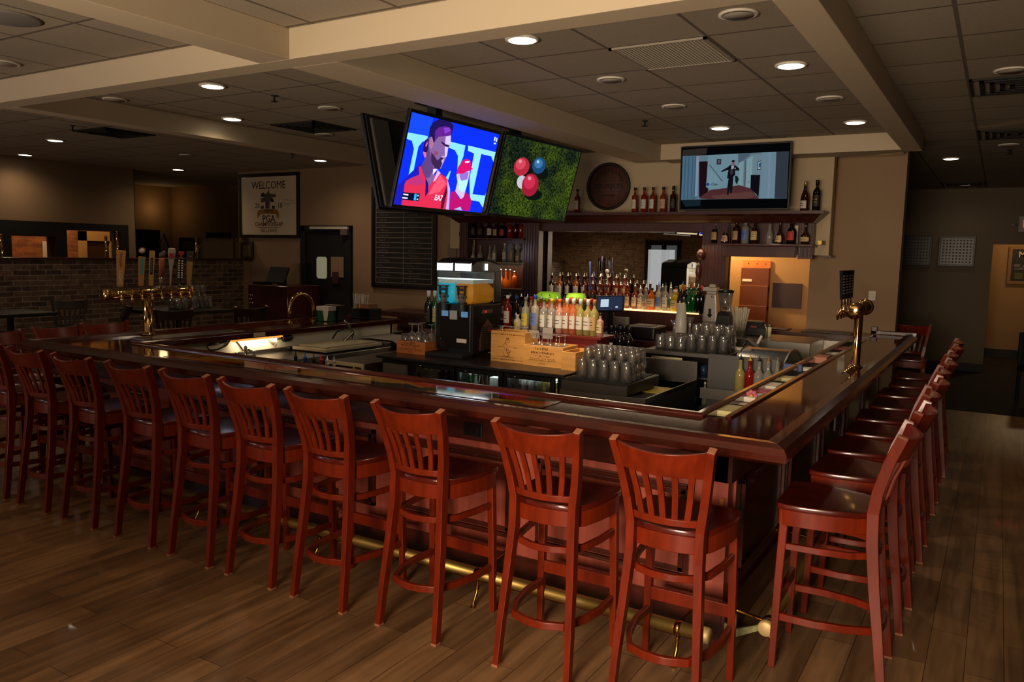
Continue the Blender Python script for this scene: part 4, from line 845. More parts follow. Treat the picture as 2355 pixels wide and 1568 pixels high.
row([(1563, W_('brown', 'cream', 'yellow', .31, .038, 'burg')), (1572, W_('black', 'black', 'orange', .31, .038, 'wine')), (1583, W_('green', None, 'chrome', .30, .038, 'burg', True)), (1592, W_('green', None, 'red', .30, .038, 'liq', True)), (1604, W_('dkgreen', None, 'chrome', .30, .038, 'wine', True)), (1612, W_('black', None, 'red', .31, .038, 'wine'))], 8.46, 1.217, 'beside the mahogany post', 'dark and green bottles by the post', 720)
# upside-down straws and tools in front of mirror
for (px, w_, hh, m_, l) in ((1362, .018, .42, mat('tool_blue', '#3a4ca0', .4), 'tall blue-grey rod standing among the pourers before the mirror'), (1371, .016, .3, CP['blue'], 'blue-topped stirrer rising before the mirror'), (1388, .014, .28, M_CHROME, 'chrome spoon handle rising before the mirror, middle one'), (1402, .012, .3, M_CHROME, 'white ball-topped stirrer before the mirror')):
    p = at_y(px, 640, 8.62); t = thing('bar_tool', l, 'bar tool', (p.x, 8.62, 1.217))
    MB().tube([(0, 0, 0), (-.03, 0, .26 + hh * .1), (-.035, 0, hh + .12)], [.02, w_ * .45, w_ * .5], 8).build('handle', m_, t)
    if px == 1402: MB().ball((-.035, 0, hh + .13), .024).build('ball_top', M_WHITE, t)
# island bottles on the red riser
RZ = 1.15; RY = 6.12
front_ = [(1190, W_('cream', 'yellow', 'white', .14, .034, 'squat')), (1208, W_('frost', 'yellow', 'grey', .30, .037, 'liq')), (1230, W_('frost', 'blue', 'blue', .32, .038, 'liq')), (1250, W_('clear', 'white', 'green', .30, .037, 'liq')), (1268, W_('clear', 'white', 'yellow', .30, .037, 'liq')), (1286, W_('pink', 'white', 'orange', .30, .037, 'liq')), (1303, W_('rose', 'white', 'white', .31, .037, 'wine')),
          (1318, W_('rose', 'white', 'white', .31, .037, 'wine')), (1334, W_('wine', 'white', 'white', .31, .037, 'wine')), (1351, W_('wine', 'white', 'white', .31, .037, 'wine')), (1366, W_('wine', 'tan', 'cork', .31, .037, 'wine')), (1380, W_('pink', 'cream', 'black', .20, .03, 'liq'))]
row(front_, RY, RZ, 'on red riser, front row', 'spirit and wine bottles on the island riser', 757)
row([(1167, W_('red', 'white', 'white', .30, .037, 'liq')), (1187, W_('black', 'black', 'blue', .30, .035, 'tall')), (1220, W_('pink', 'white', 'red', .30, .034, 'liq')), (1243, W_('amber', 'white', 'chrome', .30, .036, 'liq', True)), (1262, W_('orange', 'cream', 'chrome', .30, .036, 'liq', True)), (1280, W_('amber', 'white', 'chrome', .30, .036, 'liq', True)), (1296, W_('orange', 'white', 'black', .30, .036, 'liq', True)), (1312, W_('orange', None, 'orange', .31, .037, 'wine')), (1327, W_('wine', 'white', 'gold', .31, .037, 'wine')), (1344, W_('dkgreen', 'white', 'gold', .31, .037, 'wine')), (1358, W_('red', 'white', 'red', .31, .037, 'wine'))], RY + .13, RZ, 'on red riser, rear row', 'rear bottles on the island riser', 750)

# ================================================================== island: bottle coolers
CX0, CX1, CY0, CY1, CZ = -4.72, -2.86, 5.48, 6.42, .90
t = thing('bottle_cooler', 'long black back-bar cooler with three lit glass doors', 'cooler', ((CX0 + CX1) / 2, CY0, 0)); ox, oy = (CX0 + CX1) / 2, CY0
def loc_(mb): mb.T = Matrix.Translation((-ox, -oy, 0)); return mb
loc_(MB()).box(CX0 - .02, CX1 + .02, CY0 - .02, CY1, .872, .90).build('top', mat('cooler_top', '#1c1714', .35, coat=.2), t, bevel=.006)
c = loc_(MB()); c.box(CX0, CX1, CY0 + .58, CY1, .08, .872).box(CX0, CX1, CY0 + .04, CY0 + .58, 0, .12).box(CX0, CX0 + .35, CY0 + .04, CY0 + .58, .12, .872).box(CX1 - .06, CX1, CY0 + .04, CY0 + .58, .12, .872)
dw = (CX1 - .06 - CX0 - .35) / 3
for k in (1, 2): c.box(CX0 + .35 + dw * k - .03, CX0 + .35 + dw * k + .03, CY0 + .04, CY0 + .58, .12, .872)
c.box(CX0 + .35, CX1 - .06, CY0 + .04, CY0 + .58, .856, .872)
c.build('body', M_BLACK, t, bevel=.004)
loc_(MB()).box(CX0 + .03, CX0 + .30, CY0 + .015, CY0 + .04, .62, .83).box(CX0 + .06, CX0 + .27, CY0 + .008, CY0 + .015, .70, .76).build('grille', M_GREY, t)
for k in range(3):
    xa, xb = CX0 + .35 + dw * k, CX0 + .35 + dw * (k + 1)
    f = loc_(MB()); f.box(xa + .01, xa + .045, CY0, CY0 + .035, .14, .862).box(xb - .045, xb - .01, CY0, CY0 + .035, .14, .862).box(xa + .045, xb - .045, CY0, CY0 + .035, .825, .862).box(xa + .055, xb - .055, CY0, CY0 + .035, .14, .19)
    dr = f.build('door', M_BLACK, t, bevel=.003)
    g = loc_(MB()).box(xa + .055, xb - .055, CY0 + .014, CY0 + .02, .19, .825).build('pane', M_PANE, dr)
    loc_(MB()).box(xa + .065, xa + .08, CY0 - .022, CY0 - .002, .45, .77).build('handle', M_BLACKM, dr, bevel=.003)
    loc_(MB()).lathe([(.001, 0), (.012, 0), (.012, .006), (.001, .006)], 10, (xa + .12, CY0 - .004, .84)).build('lock', M_CHROME, dr)
    loc_(MB()).box(xa + .08, xb - .08, CY0 + .05, CY0 + .5, .848, .854).build('light_strip', emis('cooler_strip', '#e6fbf6', 6) if k else emis('cooler_strip_dim', '#e6fbf6', .5), t)
    loc_(MB()).box(xa + .06, xb - .06, CY0 + .06, CY0 + .56, .565, .575).build('shelf', M_STEEL, t)
def inside(nm, label, cat, grp, x, y, z, build, rz=0):
    t_ = thing(nm, label, cat, (x, y, z), rz, grp); build(t_); return t_
CANS = {}
def can(x, y, z, c, label, grp):
    t_ = thing('beer_can', label, 'can', (x, y, z), random.uniform(-.6, .6), grp)
    if c not in CANS:
        CANS[c] = (MB().lathe([(.026, 0), (.031, .008), (.031, .110), (.026, .118)], 14).mesh('can_body', mat('can_' + c, {'white': '#b8bcc0', 'olive': '#7c7a40', 'gold': '#a8842c', 'grey': '#7c8088'}[c], .3, metal=.4)),
                   MB().lathe([(.001, .116), (.024, .116), (.027, .122), (.025, .123), (.001, .119)], 14).mesh('can_lid', M_CHROME),
                   MB().box(-.014, .014, -.0335, -.030, .035, .075).mesh('can_mark', mat('can_print_' + c, {'white': '#30405c', 'olive': '#c8b870', 'gold': '#5a2010', 'grey': '#2c3448'}[c], .5)))
    for nm, me in zip(('can_body', 'can_lid', 'printed_mark'), CANS[c]): link(nm, me, t_)
xa = CX0 + .35 + dw * 2 + .1
for r_ in range(4):
    for k in range(6): can(xa + .035 + k * .068, CY0 + .09 + r_ * .075, .575, ('white', 'grey', 'grey', 'olive', 'gold', 'olive')[k], '%s can in the right cooler door, %s of six from the left, %s row back' % (('white', 'grey', 'grey', 'olive', 'gold', 'olive')[k], ORD[k], ORD[r_]), 'cans in the right cooler')
    for k in range(6): can(xa + .035 + k * .068, CY0 + .09 + r_ * .075, .699, ('white', 'white', 'grey', 'olive', 'gold', 'olive')[k], '%s can on right cooler upper tier, %s from left, %s row back' % (('white', 'white', 'grey', 'olive', 'gold', 'olive')[k], ORD[k], ORD[r_]), 'cans in the right cooler')
xm = CX0 + .35 + dw * 1
t_ = thing('drink_carton', 'white carton with berry prints inside the middle cooler door', 'carton', (xm + .40, CY0 + .1, .575)); MB().box(-.11, .11, 0, .3, 0, .22).build('box', mat('carton_white', '#c8ccd0', .5), t_, bevel=.004)
MB().box(-.07, -.03, -.002, 0, .04, .14, 0).box(.03, .07, -.002, 0, .06, .14, 1).build('fruit_print', [mat('print_lime', '#7c8c5c', .6), mat('print_berry', '#8c2850', .6)], t_)
SB = lambda g, cap: ('tall', .24, .03, g, 'white', cap, False)
for i in range(6): bottle((xm + .09 + .04 * (i % 3) * 1.5, CY0 + .1 + .08 * (i // 3), .575), SB(('green', 'clear', 'brown')[i % 3], ('white', 'grey', 'black')[i % 3]), '%s beer bottle in the middle cooler, %s row, %s from the left' % (('green', 'clear', 'brown')[i % 3], ('front', 'rear')[i // 3], ORD[i % 3]), 'bottles in the middle cooler')
xl = CX0 + .35
for i in range(8): bottle((xl + .10 + .075 * (i % 4), CY0 + .1 + .09 * (i // 4), .575), SB('brown', 'grey' if i % 2 else 'gold'), 'brown beer bottle in the left cooler, %s row, %s from the left' % (('front', 'rear')[i // 4], ORD[i % 4]), 'bottles in the left cooler')
for i, c in enumerate(('gold', 'white', 'white')): can(xl + .40 + i * .0, CY0 + .09 + .07 * i, .575, c, '%s can beside the brown bottles in the left cooler, %s row back' % (c, ORD[i]), 'cans in the left cooler')
# red riser holding the bottles
t = thing('bottle_riser', 'dark red wooden riser carrying bottles on top of the cooler', 'riser', (0, 0, 0))
MB().box(-3.92, -2.80, 6.04, 6.34, 1.125, 1.15).build('shelf', mat('riser_red', '#5c1a10', .35, coat=.2, emit='#ff7a30', estr=.0), t, bevel=.004)
MB().box(-3.90, -2.84, 6.06, 6.32, .90, 1.125).build('box', mat('riser_red2', '#6a1812', .4), t, bevel=.003)
l = bpy.data.lights.new('riser_fill_spot', 'SPOT'); l.energy = 300; l.color = (1, .82, .58); l.spot_size = math.radians(36); l.spot_blend = .9; l.shadow_soft_size = .05  # spot added without a fixture to brighten the riser bottles
lo = bpy.data.objects.new('riser_fill_spot', l); COL.objects.link(lo); lo.location = (-3.15, 5.3, ZC - .05); lo.rotation_euler = (math.radians(20), math.radians(-2), 0)
# lime-coloured lids / garnish bowls behind
for (px, l, sx) in ((1262, 'bright lime green plastic lid behind the island bottles', 1.0), (1325, 'pale lime green crumpled lid behind the wine bottles', .8)):
    p = at_y(px, 668, RY + .27); t = thing('plastic_lid', l, 'lid', (p.x, RY + .27, 1.15), 0, None)
    MB().lathe([(.10 * sx, 0), (.10 * sx, .26)], 18).build('tub', mat('orange_tub', '#d86a18', .3, trans=.2), t)
    MB().lathe([(.001, .345), (.085 * sx, .34), (.112 * sx, .315), (.118 * sx, .265), (.105 * sx, .26), (.001, .265)], 20).build('lid', mat('lime_plastic', '#a8e838', .4, emit='#9ae030', estr=.12), t)

# ------------------------------------------------------------------ pine wine crates
def crate(label, x0, x1, y0, y1, z0, z1, m_, ink, open_=True):
    t = thing('wine_crate', label, 'wine crate', ((x0 + x1) / 2, (y0 + y1) / 2, z0), 0, 'pine wine crates on the cooler'); hx, hy, H = (x1 - x0) / 2, (y1 - y0) / 2, z1 - z0; e = .012
    MB().box(-hx, hx, -hy, -hy + e, 0, H).box(-hx, hx, hy - e, hy, 0, H).box(-hx, -hx + e, -hy + e, hy - e, 0, H).box(hx - e, hx, -hy + e, hy - e, 0, H).build('sides', m_, t, bevel=.0015)
    MB().box(-hx + e, hx - e, -hy + e, hy - e, 0, .01).build('bottom', m_, t)
    ink(t, hx, hy, H); return t
def ink_crest(t, hx, hy, H):
    b = MB(); y = -hy - .0008; y1 = -hy + .0004
    for z in (.08 * H, .90 * H):
        for sx in (-1, 1): b.box(min(sx * hx * .96, sx * hx * .35), max(sx * hx * .96, sx * hx * .35), y, y1, z, z + .003); b.box(sx * hx * .35 - .006, sx * hx * .35 + .006, y, y1, z - .004, z + .007)
        for k in range(5): b.box(-.05 + k * .02, -.038 + k * .02, y, y1, z - .003, z + .006)
    for k in range(9): b.box(-.10 + k * .011 + (k > 4) * .1, -.094 + k * .011 + (k > 4) * .1, y, y1, H * .48, H * .50)
    for k in range(10): b.box(-.06 + k * .012, -.052 + k * .012, y, y1, H * .17, H * .19)
    b.build('stamp', M_INK, t)
    c = MB()
    for i, (x, z, r) in enumerate(((0, .66, .022), (-.008, .54, .03), (.012, .42, .024), (-.01, .31, .03), (.0, .24, .014))):
        c.tube([(x + r * math.cos(a) , y, z * H + r * 1.1 * math.sin(a)) for a in [i + k * .55 for k in range(9)]], .0018, 5)
    c.box(-.015, .015, y, y1, H * .76, H * .8).build('crest', M_INK, t)
def ink_text(t, hx, hy, H):
    b = MB(); y = -hy - .0008; y1 = -hy + .0004; rnd = random.Random(3)
    for z, n, hh, w_ in ((.80, 9, .022, .013), (.62, 15, .018, .012), (.47, 12, .01, .008), (.36, 20, .008, .009), (.28, 22, .007, .009), (.12, 4, .012, .01)):
        tot = n * (w_ + .003); x = -tot / 2
        for k in range(n):
            ww = w_ * rnd.uniform(.45, 1); x2 = x + ww
            if rnd.random() > .15: b.box(x, x2, y, y1, z * H, z * H + hh * rnd.uniform(.6, 1)); 
            x += w_ + .003
    b.build('stamp', M_INK, t)
c1 = crate('upright pine wine crate stamped with a crest, right of the slush machine', -3.73, -3.39, 5.80, 6.03, .90, 1.165, M_PINE, ink_crest)
c2 = crate('open pine wine crate with rows of burnt lettering, at the cooler end', -3.38, -3.00, 5.76, 6.03, .90, 1.075, M_PINE, ink_text)
c3 = crate('shallow orange pine crate full of stemmed glasses, left of the slush machine', -4.70, -4.37, 5.70, 6.0, .90, 1.015, M_PINE2, ink_text)
t = thing('wine_crate', 'plain pine crate leaning crosswise behind the lettered crate, towards the pint glasses', 'wine crate', (-2.93, 5.87, .90), 0, 'pine wine crates on the cooler')
MB().box(-.06, .07, -.16, -.148, 0, .15).box(-.06, .07, .148, .16, 0, .15).box(-.06, -.048, -.148, .148, 0, .15).box(.058, .07, -.148, .148, 0, .15).box(-.05, .06, -.15, .15, 0, .008).build('sides', M_PINE, t, bevel=.0015)
# ------------------------------------------------------------------ glassware
GM = {}
def glass(kind):
    if kind in GM: return GM[kind]
    def shell(o, t_=.0022):
        inner = [(max(r - t_, .0008), z) for r, z in o][::-1]
        return MB().loft([[(r * math.cos(2*PI*a/16), r * math.sin(2*PI*a/16), z) for a in range(16)] for r, z in o + inner[:-1] + [(max(o[0][0] - .004, .001), o[0][1] + .006)]], 0, True)
    if kind == 'pint': m_ = shell([(.030, 0), (.031, .01), (.043, .148)])
    elif kind == 'pint_up': m_ = shell([(.043, 0), (.031, .138), (.030, .148)])
    elif kind == 'rocks': m_ = shell([(.036, 0), (.041, .01), (.042, .085)])
    elif kind == 'tumbler': m_ = shell([(.040, 0), (.046, .03), (.044, .10), (.038, .125)])
    elif kind == 'snifter': m_ = MB().lathe([(.034, 0), (.033, .004), (.006, .008), (.005, .05), (.02, .06), (.037, .085), (.040, .11), (.030, .15), (.028, .15), (.037, .11), (.034, .087), (.001, .064)], 14)
    elif kind == 'wine_down': m_ = MB().lathe([(.030, 0), (.040, .05), (.034, .085), (.01, .105), (.004, .115), (.004, .17), (.008, .176), (.036, .18), (.036, .183), (.001, .183)], 14)
    elif kind == 'martini': m_ = MB().lathe([(.036, 0), (.035, .003), (.005, .008), (.004, .10), (.052, .15), (.050, .15), (.001, .10)], 14)
    GM[kind] = m_.mesh('glass_' + kind, M_GLASS); return GM[kind]
def cup(kind, loc, label, group, name='drinking_glass', cat='glass', tilt=None):
    o = link(name, glass(kind), None, loc=loc); 
    if tilt: o.rotation_euler = tilt
    return tag(o, label, cat, group)
n = 0                                                          # pint glasses on the drainer
for r_ in range(4):
    for k in range(5):
        cup('pint_up', (-2.60 + k * .088 - r_ * .004, 5.30 + r_ * .10, .925), 'upturned pint glass on the black drainer, %s row back, %s from the left' % (ORD[r_], ORD[k]), 'pint glasses on the drainer', 'pint_glass')
for k, (x, y) in enumerate(((-4.65, 5.77), (-4.575, 5.77), (-4.5, 5.77), (-4.42, 5.77), (-4.65, 5.86), (-4.575, 5.86), (-4.5, 5.86), (-4.42, 5.86), (-4.60, 5.95), (-4.48, 5.95))):
    cup('wine_down' if k % 3 else 'rocks', (x, y, .985 if k % 3 else .99), 'upturned stemmed glass in the orange crate, %s row, number %s across' % (('front', 'middle', 'rear')[(k >= 4) + (k >= 8)], ORD[k % 4]), 'glasses in the orange crate')
for k in range(4): cup('wine_down', (-3.68 + k * .075, 5.90, 1.02), 'upturned stemmed glass rising out of the crested crate, %s from the left' % ORD[k], 'glasses in the crested crate')
for k in range(8): cup('wine_down', (-3.32 + (k % 4) * .082, 5.83 + .1 * (k // 4), .98), 'upturned stemmed glass in the lettered crate, %s row, %s from the left' % (('front', 'rear')[k // 4], ORD[k % 4]), 'glasses in the lettered crate')
for r_ in range(3):
    for k in range(5): cup('pint_up', (-2.60 + k * .088 - r_ * .004, 5.40 + r_ * .10, 1.002), 'pint glass nested on top, %s row back, %s from the left' % (ORD[r_], ORD[k]), 'upper tier of pint glasses on the drainer', 'pint_glass')
t = thing('card_box', 'two grey-white cards with black edges between the crates', 'card holder', (-3.43, 5.95, 1.12)); MB().box(-.0, .10, -.02, -.016, -.01, .06).box(.11, .21, .03, .034, -.01, .085).build('card', mat('card_grey', '#8c8078', .7), t)
MB().box(-.008, 0, -.02, -.012, -.01, .06).box(.102, .11, .03, .036, -.01, .085).build('spine', M_BLACKM, t)
# bottles left of the slush machine
for (px, g, l, lb, y) in ((986, 'dkgreen', 'dark green bottle with black and white label left of the slush machine', 'black', 6.15), (1000, 'green', 'bright green bottle with tall cream label beside the slush machine', 'cream', 6.2)):
    p = at_y(px, 700, y); bottle((p.x, y, 1.10), ('wine', .36, .042, g, lb, 'white', False), l, None)
# pint drainer, sheet, ice well
SX0, SX1, SY0, SY1 = -2.74, -2.06, 5.22, 6.35
t = thing('ice_well', 'black and steel underbar ice well with a yellow cutting board', 'ice well', (0, 0, 0))
MB().box(SX0, SX1, SY0, SY1, .05, .80).build('body', M_BLACKM, t, bevel=.005)
MB().box(SX0, SX1, SY0, SY0 + .03, .80, .835).box(SX0, SX1, SY1 - .02, SY1, .80, .98).box(SX1 - .015, SX1, SY0 + .03, SY1 - .02, .80, .835).box(SX0, SX0 + .02, SY0 + .03, SY1 - .02, .80, .835).build('rim', M_STEEL, t, bevel=.002)
MB().box(SX0 + .02, SX1 - .015, SY0 + .03, SY1 - .02, .795, .80).build('well_floor', M_STEEL, t)
MB().box(SX0 + .46, SX0 + .62, SY0 + .18, SY0 + .55, .802, .815).build('lid', M_STEEL, t)
t = thing('cutting_board', 'yellow cutting board lying in the ice well', 'cutting board', (-2.19, 5.75, .80)); MB().box(-.1, .1, -.14, .14, 0, .02).build('board', mat('board_yellow', '#b09a38', .5), t, bevel=.003)
t = thing('glass_drainer', 'black ribbed drainer tray holding upturned pint glasses', 'drainer tray', (-2.44, 5.45, .836)); MB().box(-.28, .24, -.22, .40, 0, .085).build('tray', mat('drainer_black', '#16110f', .4), t, bevel=.006)
MB().box(-.285, .235, -.235, -.22, .0, .07).build('front_plate', mat('drainer_steel', '#5a5450', .35, metal=.8), t, bevel=.002)
MB().box(-.25, .21, -.2, .38, .085, .0895).build('mat', M_BLACKM, t)
p = at_y(1420, 830, 5.88); a, b_ = at_y(1372, 788, 5.86), at_y(1468, 860, 5.86)
tag(MB().box(-4.71, -4.42, 6.06, 6.32, .90, 1.10).build('bottle_step', M_MAHOGD, bevel=.004), 'small dark wooden step under the two green bottles', 'riser')
t = thing('menu_sheet', 'large white laminated sheet standing behind the pint glasses', 'menu', (p.x, 5.86, .92)); MB().box(a.x - p.x, b_.x - p.x, 0, .006, 0, a.z - .93).build('sheet', mat('sheet_white', '#b4aaa2', .5), t)
for k in range(5):
    bottle((-2.92 + (k % 3) * .085, 6.53 + .09 * (k // 3), .90), ('wine', .31, .037, 'black', 'white' if k == 0 else None, 'black', False), 'black wine bottle behind the laminated sheet, %s row, %s from the left' % (('front', 'rear')[k // 3], ORD[k % 3]), 'black wine bottles by the till')
tag(MB().box(-3.1, -2.63, 6.46, 6.75, 0, .90).build('wine_stand', M_MAHOGD, bevel=.004), 'low dark stand under the black wine bottles behind the cooler', 'stand')

# ================================================================== slush machine
sx, sy, sz = -4.16, 5.86, .90
t = thing('slush_machine', 'black twin-bowl slush machine holding blue and orange frozen drink', 'slush machine', (sx, sy, sz))
MB().box(-.20, .20, 0, .46, .02, .47).build('body', M_BLACK, t, bevel=.012, seg=3)
MB().box(-.20, .20, .34, .46, .47, .78).build('rear_tower', M_BLACK, t, bevel=.012)
MB().box(-.22, .20, -.16, 0.0, .0, .035).build('drip_tray', M_BLACKM, t, bevel=.006)
MB().box(-.165, .165, -.006, 0, .07, .36).build('front_panel', mat('slush_front', '#14100e', .18, coat=.5), t, bevel=.004)
for x0, x1, c_ in ((-.14, -.07, '#5c86a8'), (.075, .145, '#5c86a8')): MB().box(x0, x1, -.012, -.006, .355, .405).build('display', mat('display_blue', c_, .3, emit='#5c8ec0', estr=.4), t)
MB().box(-.05, .03, -.013, -.006, .33, .41).build('sticker', mat('sticker_white', '#a8a8a8', .5), t)
MB().box(.03, .135, -.012, -.006, .125, .16).build('name_plate', M_WHITE, t)
MB().box(-.2, -.19, -.03, -.02, .06, .47).box(.168, .178, -.012, -.004, .05, .47).build('side_rods', M_STEEL, t)
g = MB(); g.T = Matrix.Translation((.20, .23, 0)) @ Matrix.Rotation(PI/2, 4, 'Z')
g.loft([[(x, -y_, z) for x, z in ((-.12, .05), (.12, .05), (.12, .16), (.08, .27), (0, .33), (-.08, .27), (-.12, .16))] for y_ in (-.002, .006)], 1)
for k in range(11): g.box(-.11, .11, -.012, -.005, .06 + k * .02, .066 + k * .02)
g.build('side_vent', [M_BLACKM, mat('vent_copper', '#7c5c50', .35, metal=.6)], t)
MB().box(.20, .207, .14, .30, .385, .42).box(.207, .214, .175, .195, .395, .412, 1).build('switch_panel', [M_GREY, mat('red_knob', '#c81c10', .3, emit='#ff2010', estr=.6)], t)
SHB, SHO = mat('slush_blue', '#28b8d0', .5, emit='#18b4d8', estr=.42), mat('slush_orange', '#c8862c', .5, emit='#c87c18', estr=.28)
for x0, m_, nm in ((-.10, SHB, 'blue'), (.10, SHO, 'orange')):
    sec = [(-.088, .50), (-.05, .475), (.05, .475), (.088, .50), (.092, .56), (.092, .665), (-.092, .665), (-.092, .56)]
    def ringy(y, k=1, zt=.665, bz=0): return [(x0 + x * k, y, min(zt, .56 + (z - .56) * k + bz)) for x, z in sec]
    MB().loft([ringy(.005, .92, .64), ringy(.02, 1, .655), ringy(.16, 1, .672), ringy(.27, 1, .645), ringy(.35, .98, .60), ringy(.40, .8, .565), ringy(.415, .5, .55)], 0, True).build('frozen_drink', m_, t)
    s2 = [(-.092, .498), (-.052, .470), (.052, .470), (.092, .498), (.097, .56), (.097, .755), (-.097, .755), (-.097, .56)]
    bw = MB().loft([[(x0 + x * k, y, .56 + (z - .56) * kz) for x, z in s2] for y, k, kz in ((-.008, .97, 1), (.0, 1, 1), (.34, 1, 1))], 0, caps=True); bw.build('bowl', glassy('bowl_plastic', '#f4f8f8', .03, .05), t)
    MB().box(x0 - .088, x0 + .088, .005, .335, .655, .69).build('foam', mat('slush_foam', '#c8d4d0', .8, emit='#dfeee8', estr=.12), t)
    lid = MB().loft([[(x0 + x, y, z) for x, z in ((-.1, .758), (.1, .758), (.1, .85 + dz), (.06, .875 + dz), (-.08, .875 + dz), (-.1, .85 + dz))] for y, dz in ((-.02, -.03), (.04, 0), (.2, .012), (.44, -.03))]); lid.build('lid', mat('lid_black', '#141214', .4), t, bevel=.004)
    MB().loft([[(x0 + x, y, z) for y, z in ((-.0225, .768), (-.0225, .83), (-.016, .838))] for x in (-.09, .06, .085)], 0).build('light_panel', emis('slush_light', '#eef4f4', 1.5), t)
    # dispenser
    d = MB().box(x0 - .045, x0 + .045, -.075, -.02, .625, .64).box(x0 - .04, x0 - .03, -.06, -.03, .55, .63).box(x0 + .03, x0 + .04, -.06, -.03, .55, .63).box(x0 - .035, x0 + .035, -.07, -.02, .59, .615).box(x0 - .03, x0 + .03, -.065, -.0, .525, .545)
    d.box(x0 - .035, x0 + .035, -.055, 0, .475, .49); d.build('tap_handle', M_BLACK, t, bevel=.003)
    MB().lathe([(.018, .41), (.018, .475), (.03, .49), (.034, .55), (.02, .57)], 12, (x0, -.035, 0)).build('spout', mat('spout_grey', '#6f7474', .3, trans=.3), t)
MB().box(.207, .215, .16, .2, .775, .835).build('light_panel', emis('slush_light', '#eef4f4', 1.5), t)
l = bpy.data.lights.new('slush_lamp', 'AREA'); l.shape = 'RECTANGLE'; l.size = .36; l.size_y = .3; l.energy = 1.6; l.color = (.85, .95, 1)
lo = bpy.data.objects.new('slush_lamp', l); COL.objects.link(lo); lo.parent = t; lo.location = (0, .17, .752)

# ================================================================== right hand work zone
p = at_y(1402, 698, 7.6)
t = thing('till_screen', 'slim tilted point of sale screen showing a white window on dark blue', 'till', (p.x, 7.6, 0))
m_ = MB(); m_.T = Matrix.Translation((0, 0, p.z)) @ Matrix.Rotation(math.radians(-14), 4, 'X') @ Matrix.Rotation(math.radians(-4), 4, 'Y'); m_.box(-.155, .155, 0, .03, -.085, .085).build('casing', M_BLACK, t, bevel=.006)
m_ = MB(); m_.T = Matrix.Translation((0, 0, p.z)) @ Matrix.Rotation(math.radians(-14), 4, 'X') @ Matrix.Rotation(math.radians(-4), 4, 'Y')
m_.box(-.142, .142, -.002, 0, -.07, .074, 0).box(-.10, -.01, -.004, -.002, -.035, .045, 1).box(.07, .095, -.004, -.002, -.045, -.03, 1).build('display', [emis('till_blue', '#3a4460', .5), emis('till_white', '#c8dcec', .9)], t)
MB().box(-.03, .03, .03, .07, 1.0, p.z).box(-.1, .1, -.02, .14, 1.0, 1.02).build('stand', M_BLACK, t, bevel=.004)
t = thing('till_cabinet', 'dark mahogany cabinet standing under the till screen and cash drawer', 'cabinet', (-3.1, 7.75, 0))
MB().box(-.55, .62, -.35, .35, 0, 1.0).build('body', M_MAHOGD, t, bevel=.006)
for k in range(2): MB().box(-.5 + .56 * k, .02 + .56 * k, -.37, -.35, .1, .9).build('door', M_MAHOGD, t, bevel=.006)
MB().ball((.2, -.38, .75), .015).build('knob', M_CHROME, t)
p = at_y(1478, 728, 7.55); t = thing('receipt_printer', 'black receipt printer with ribbed top beside the till screen', 'printer', (p.x, 7.65, 1.0))
MB().box(-.16, .16, -.18, .18, 0, .13).build('body', M_BLACK, t, bevel=.015); b = MB()
for k in range(6): b.box(-.12 + k * .04, -.10 + k * .04, -.12, .05, .13, .136)
b.build('ribs', M_GREY, t)
p = at_y(1435, 722, 7.45); tag(MB().box(p.x - .10, p.x + .07, 7.40, 7.44, 1.14, 1.22).build('card_reader', mat('reader_grey', '#7c7468', .5), bevel=.01), 'beige card reader below the till screen', 'card reader')
tag(MB().box(p.x - .09, p.x + .05, 7.41, 7.5, 1.0, 1.14).build('reader_stand', M_BLACK, bevel=.004), 'black stand under the beige card reader', 'stand')
# shelf unit with glasses
GX0, GX1, GY0, GY1, GZ = -2.60, -1.87, 6.55, 7.15, 1.03
t = thing('glass_cabinet', 'open-fronted black service cabinet topped with upturned glasses', 'cabinet', (0, 0, 0))
MB().box(GX0, GX1, GY0 - .02, GY1, GZ - .04, GZ).build('top', mat('cabinet_top', '#1c1a1a', .3), t, bevel=.003)
MB().box(GX0, GX1, GY0 - .024, GY0 - .02, GZ - .035, GZ - .004).build('steel_edge', M_STEEL, t)
MB().box(GX0, GX0 + .03, GY0, GY1, 0, GZ - .04).box(GX1 - .03, GX1, GY0, GY1, 0, GZ - .04).box(GX0 + .03, GX1 - .03, GY1 - .02, GY1, 0, GZ - .04).build('sides', M_BLACK, t)
MB().box(GX0 + .03, GX1 - .03, GY0 + .04, GY1 - .02, .55, .57).box(GX0 + .03, GX1 - .03, GY0 + .04, GY1 - .02, .8, .815).build('shelf', M_STEEL, t)
MB().box(GX0 + .05, GX0 + .33, GY0 + .02, GY0 + .03, .85, .97).build('notice', M_CREAM, t)
MB().box(GX1 - .12, GX1 - .02, GY0 - .028, GY0 - .024, GZ - .045, GZ - .012).build('label_plate', M_WHITE, t)
MB().box(GX1 - .13, GX1 - .05, GY0 + .06, GY0 + .16, .815, .91).build('mixer_carton', M_CREAM, t); 
for k in range(6): bottle((GX0 + .42 + (k % 3) * .09, GY0 + .12 + .09 * (k // 3), .57), ('tall', .2, .024, ('dkgreen', 'clear', 'brown')[k % 3], 'yellow' if k == 0 else None, ('yellow', 'white', 'grey')[k % 3], False), '%s small bottle inside the service cabinet, %s row, %s from the left' % (('dark green', 'clear', 'brown')[k % 3], ('front', 'rear')[k // 3], ORD[k % 3]), 'small bottles in the service cabinet')
cupt = thing('beaker', 'blue plastic beaker on the upper shelf of the service cabinet', 'beaker', (GX1 - .24, GY0 + .12, .815)); MB().lathe([(.03, 0), (.038, .1), (.036, .1), (.028, .004)], 14).build('cup', mat('plastic_navy', '#20304c', .4), cupt)
n = 0
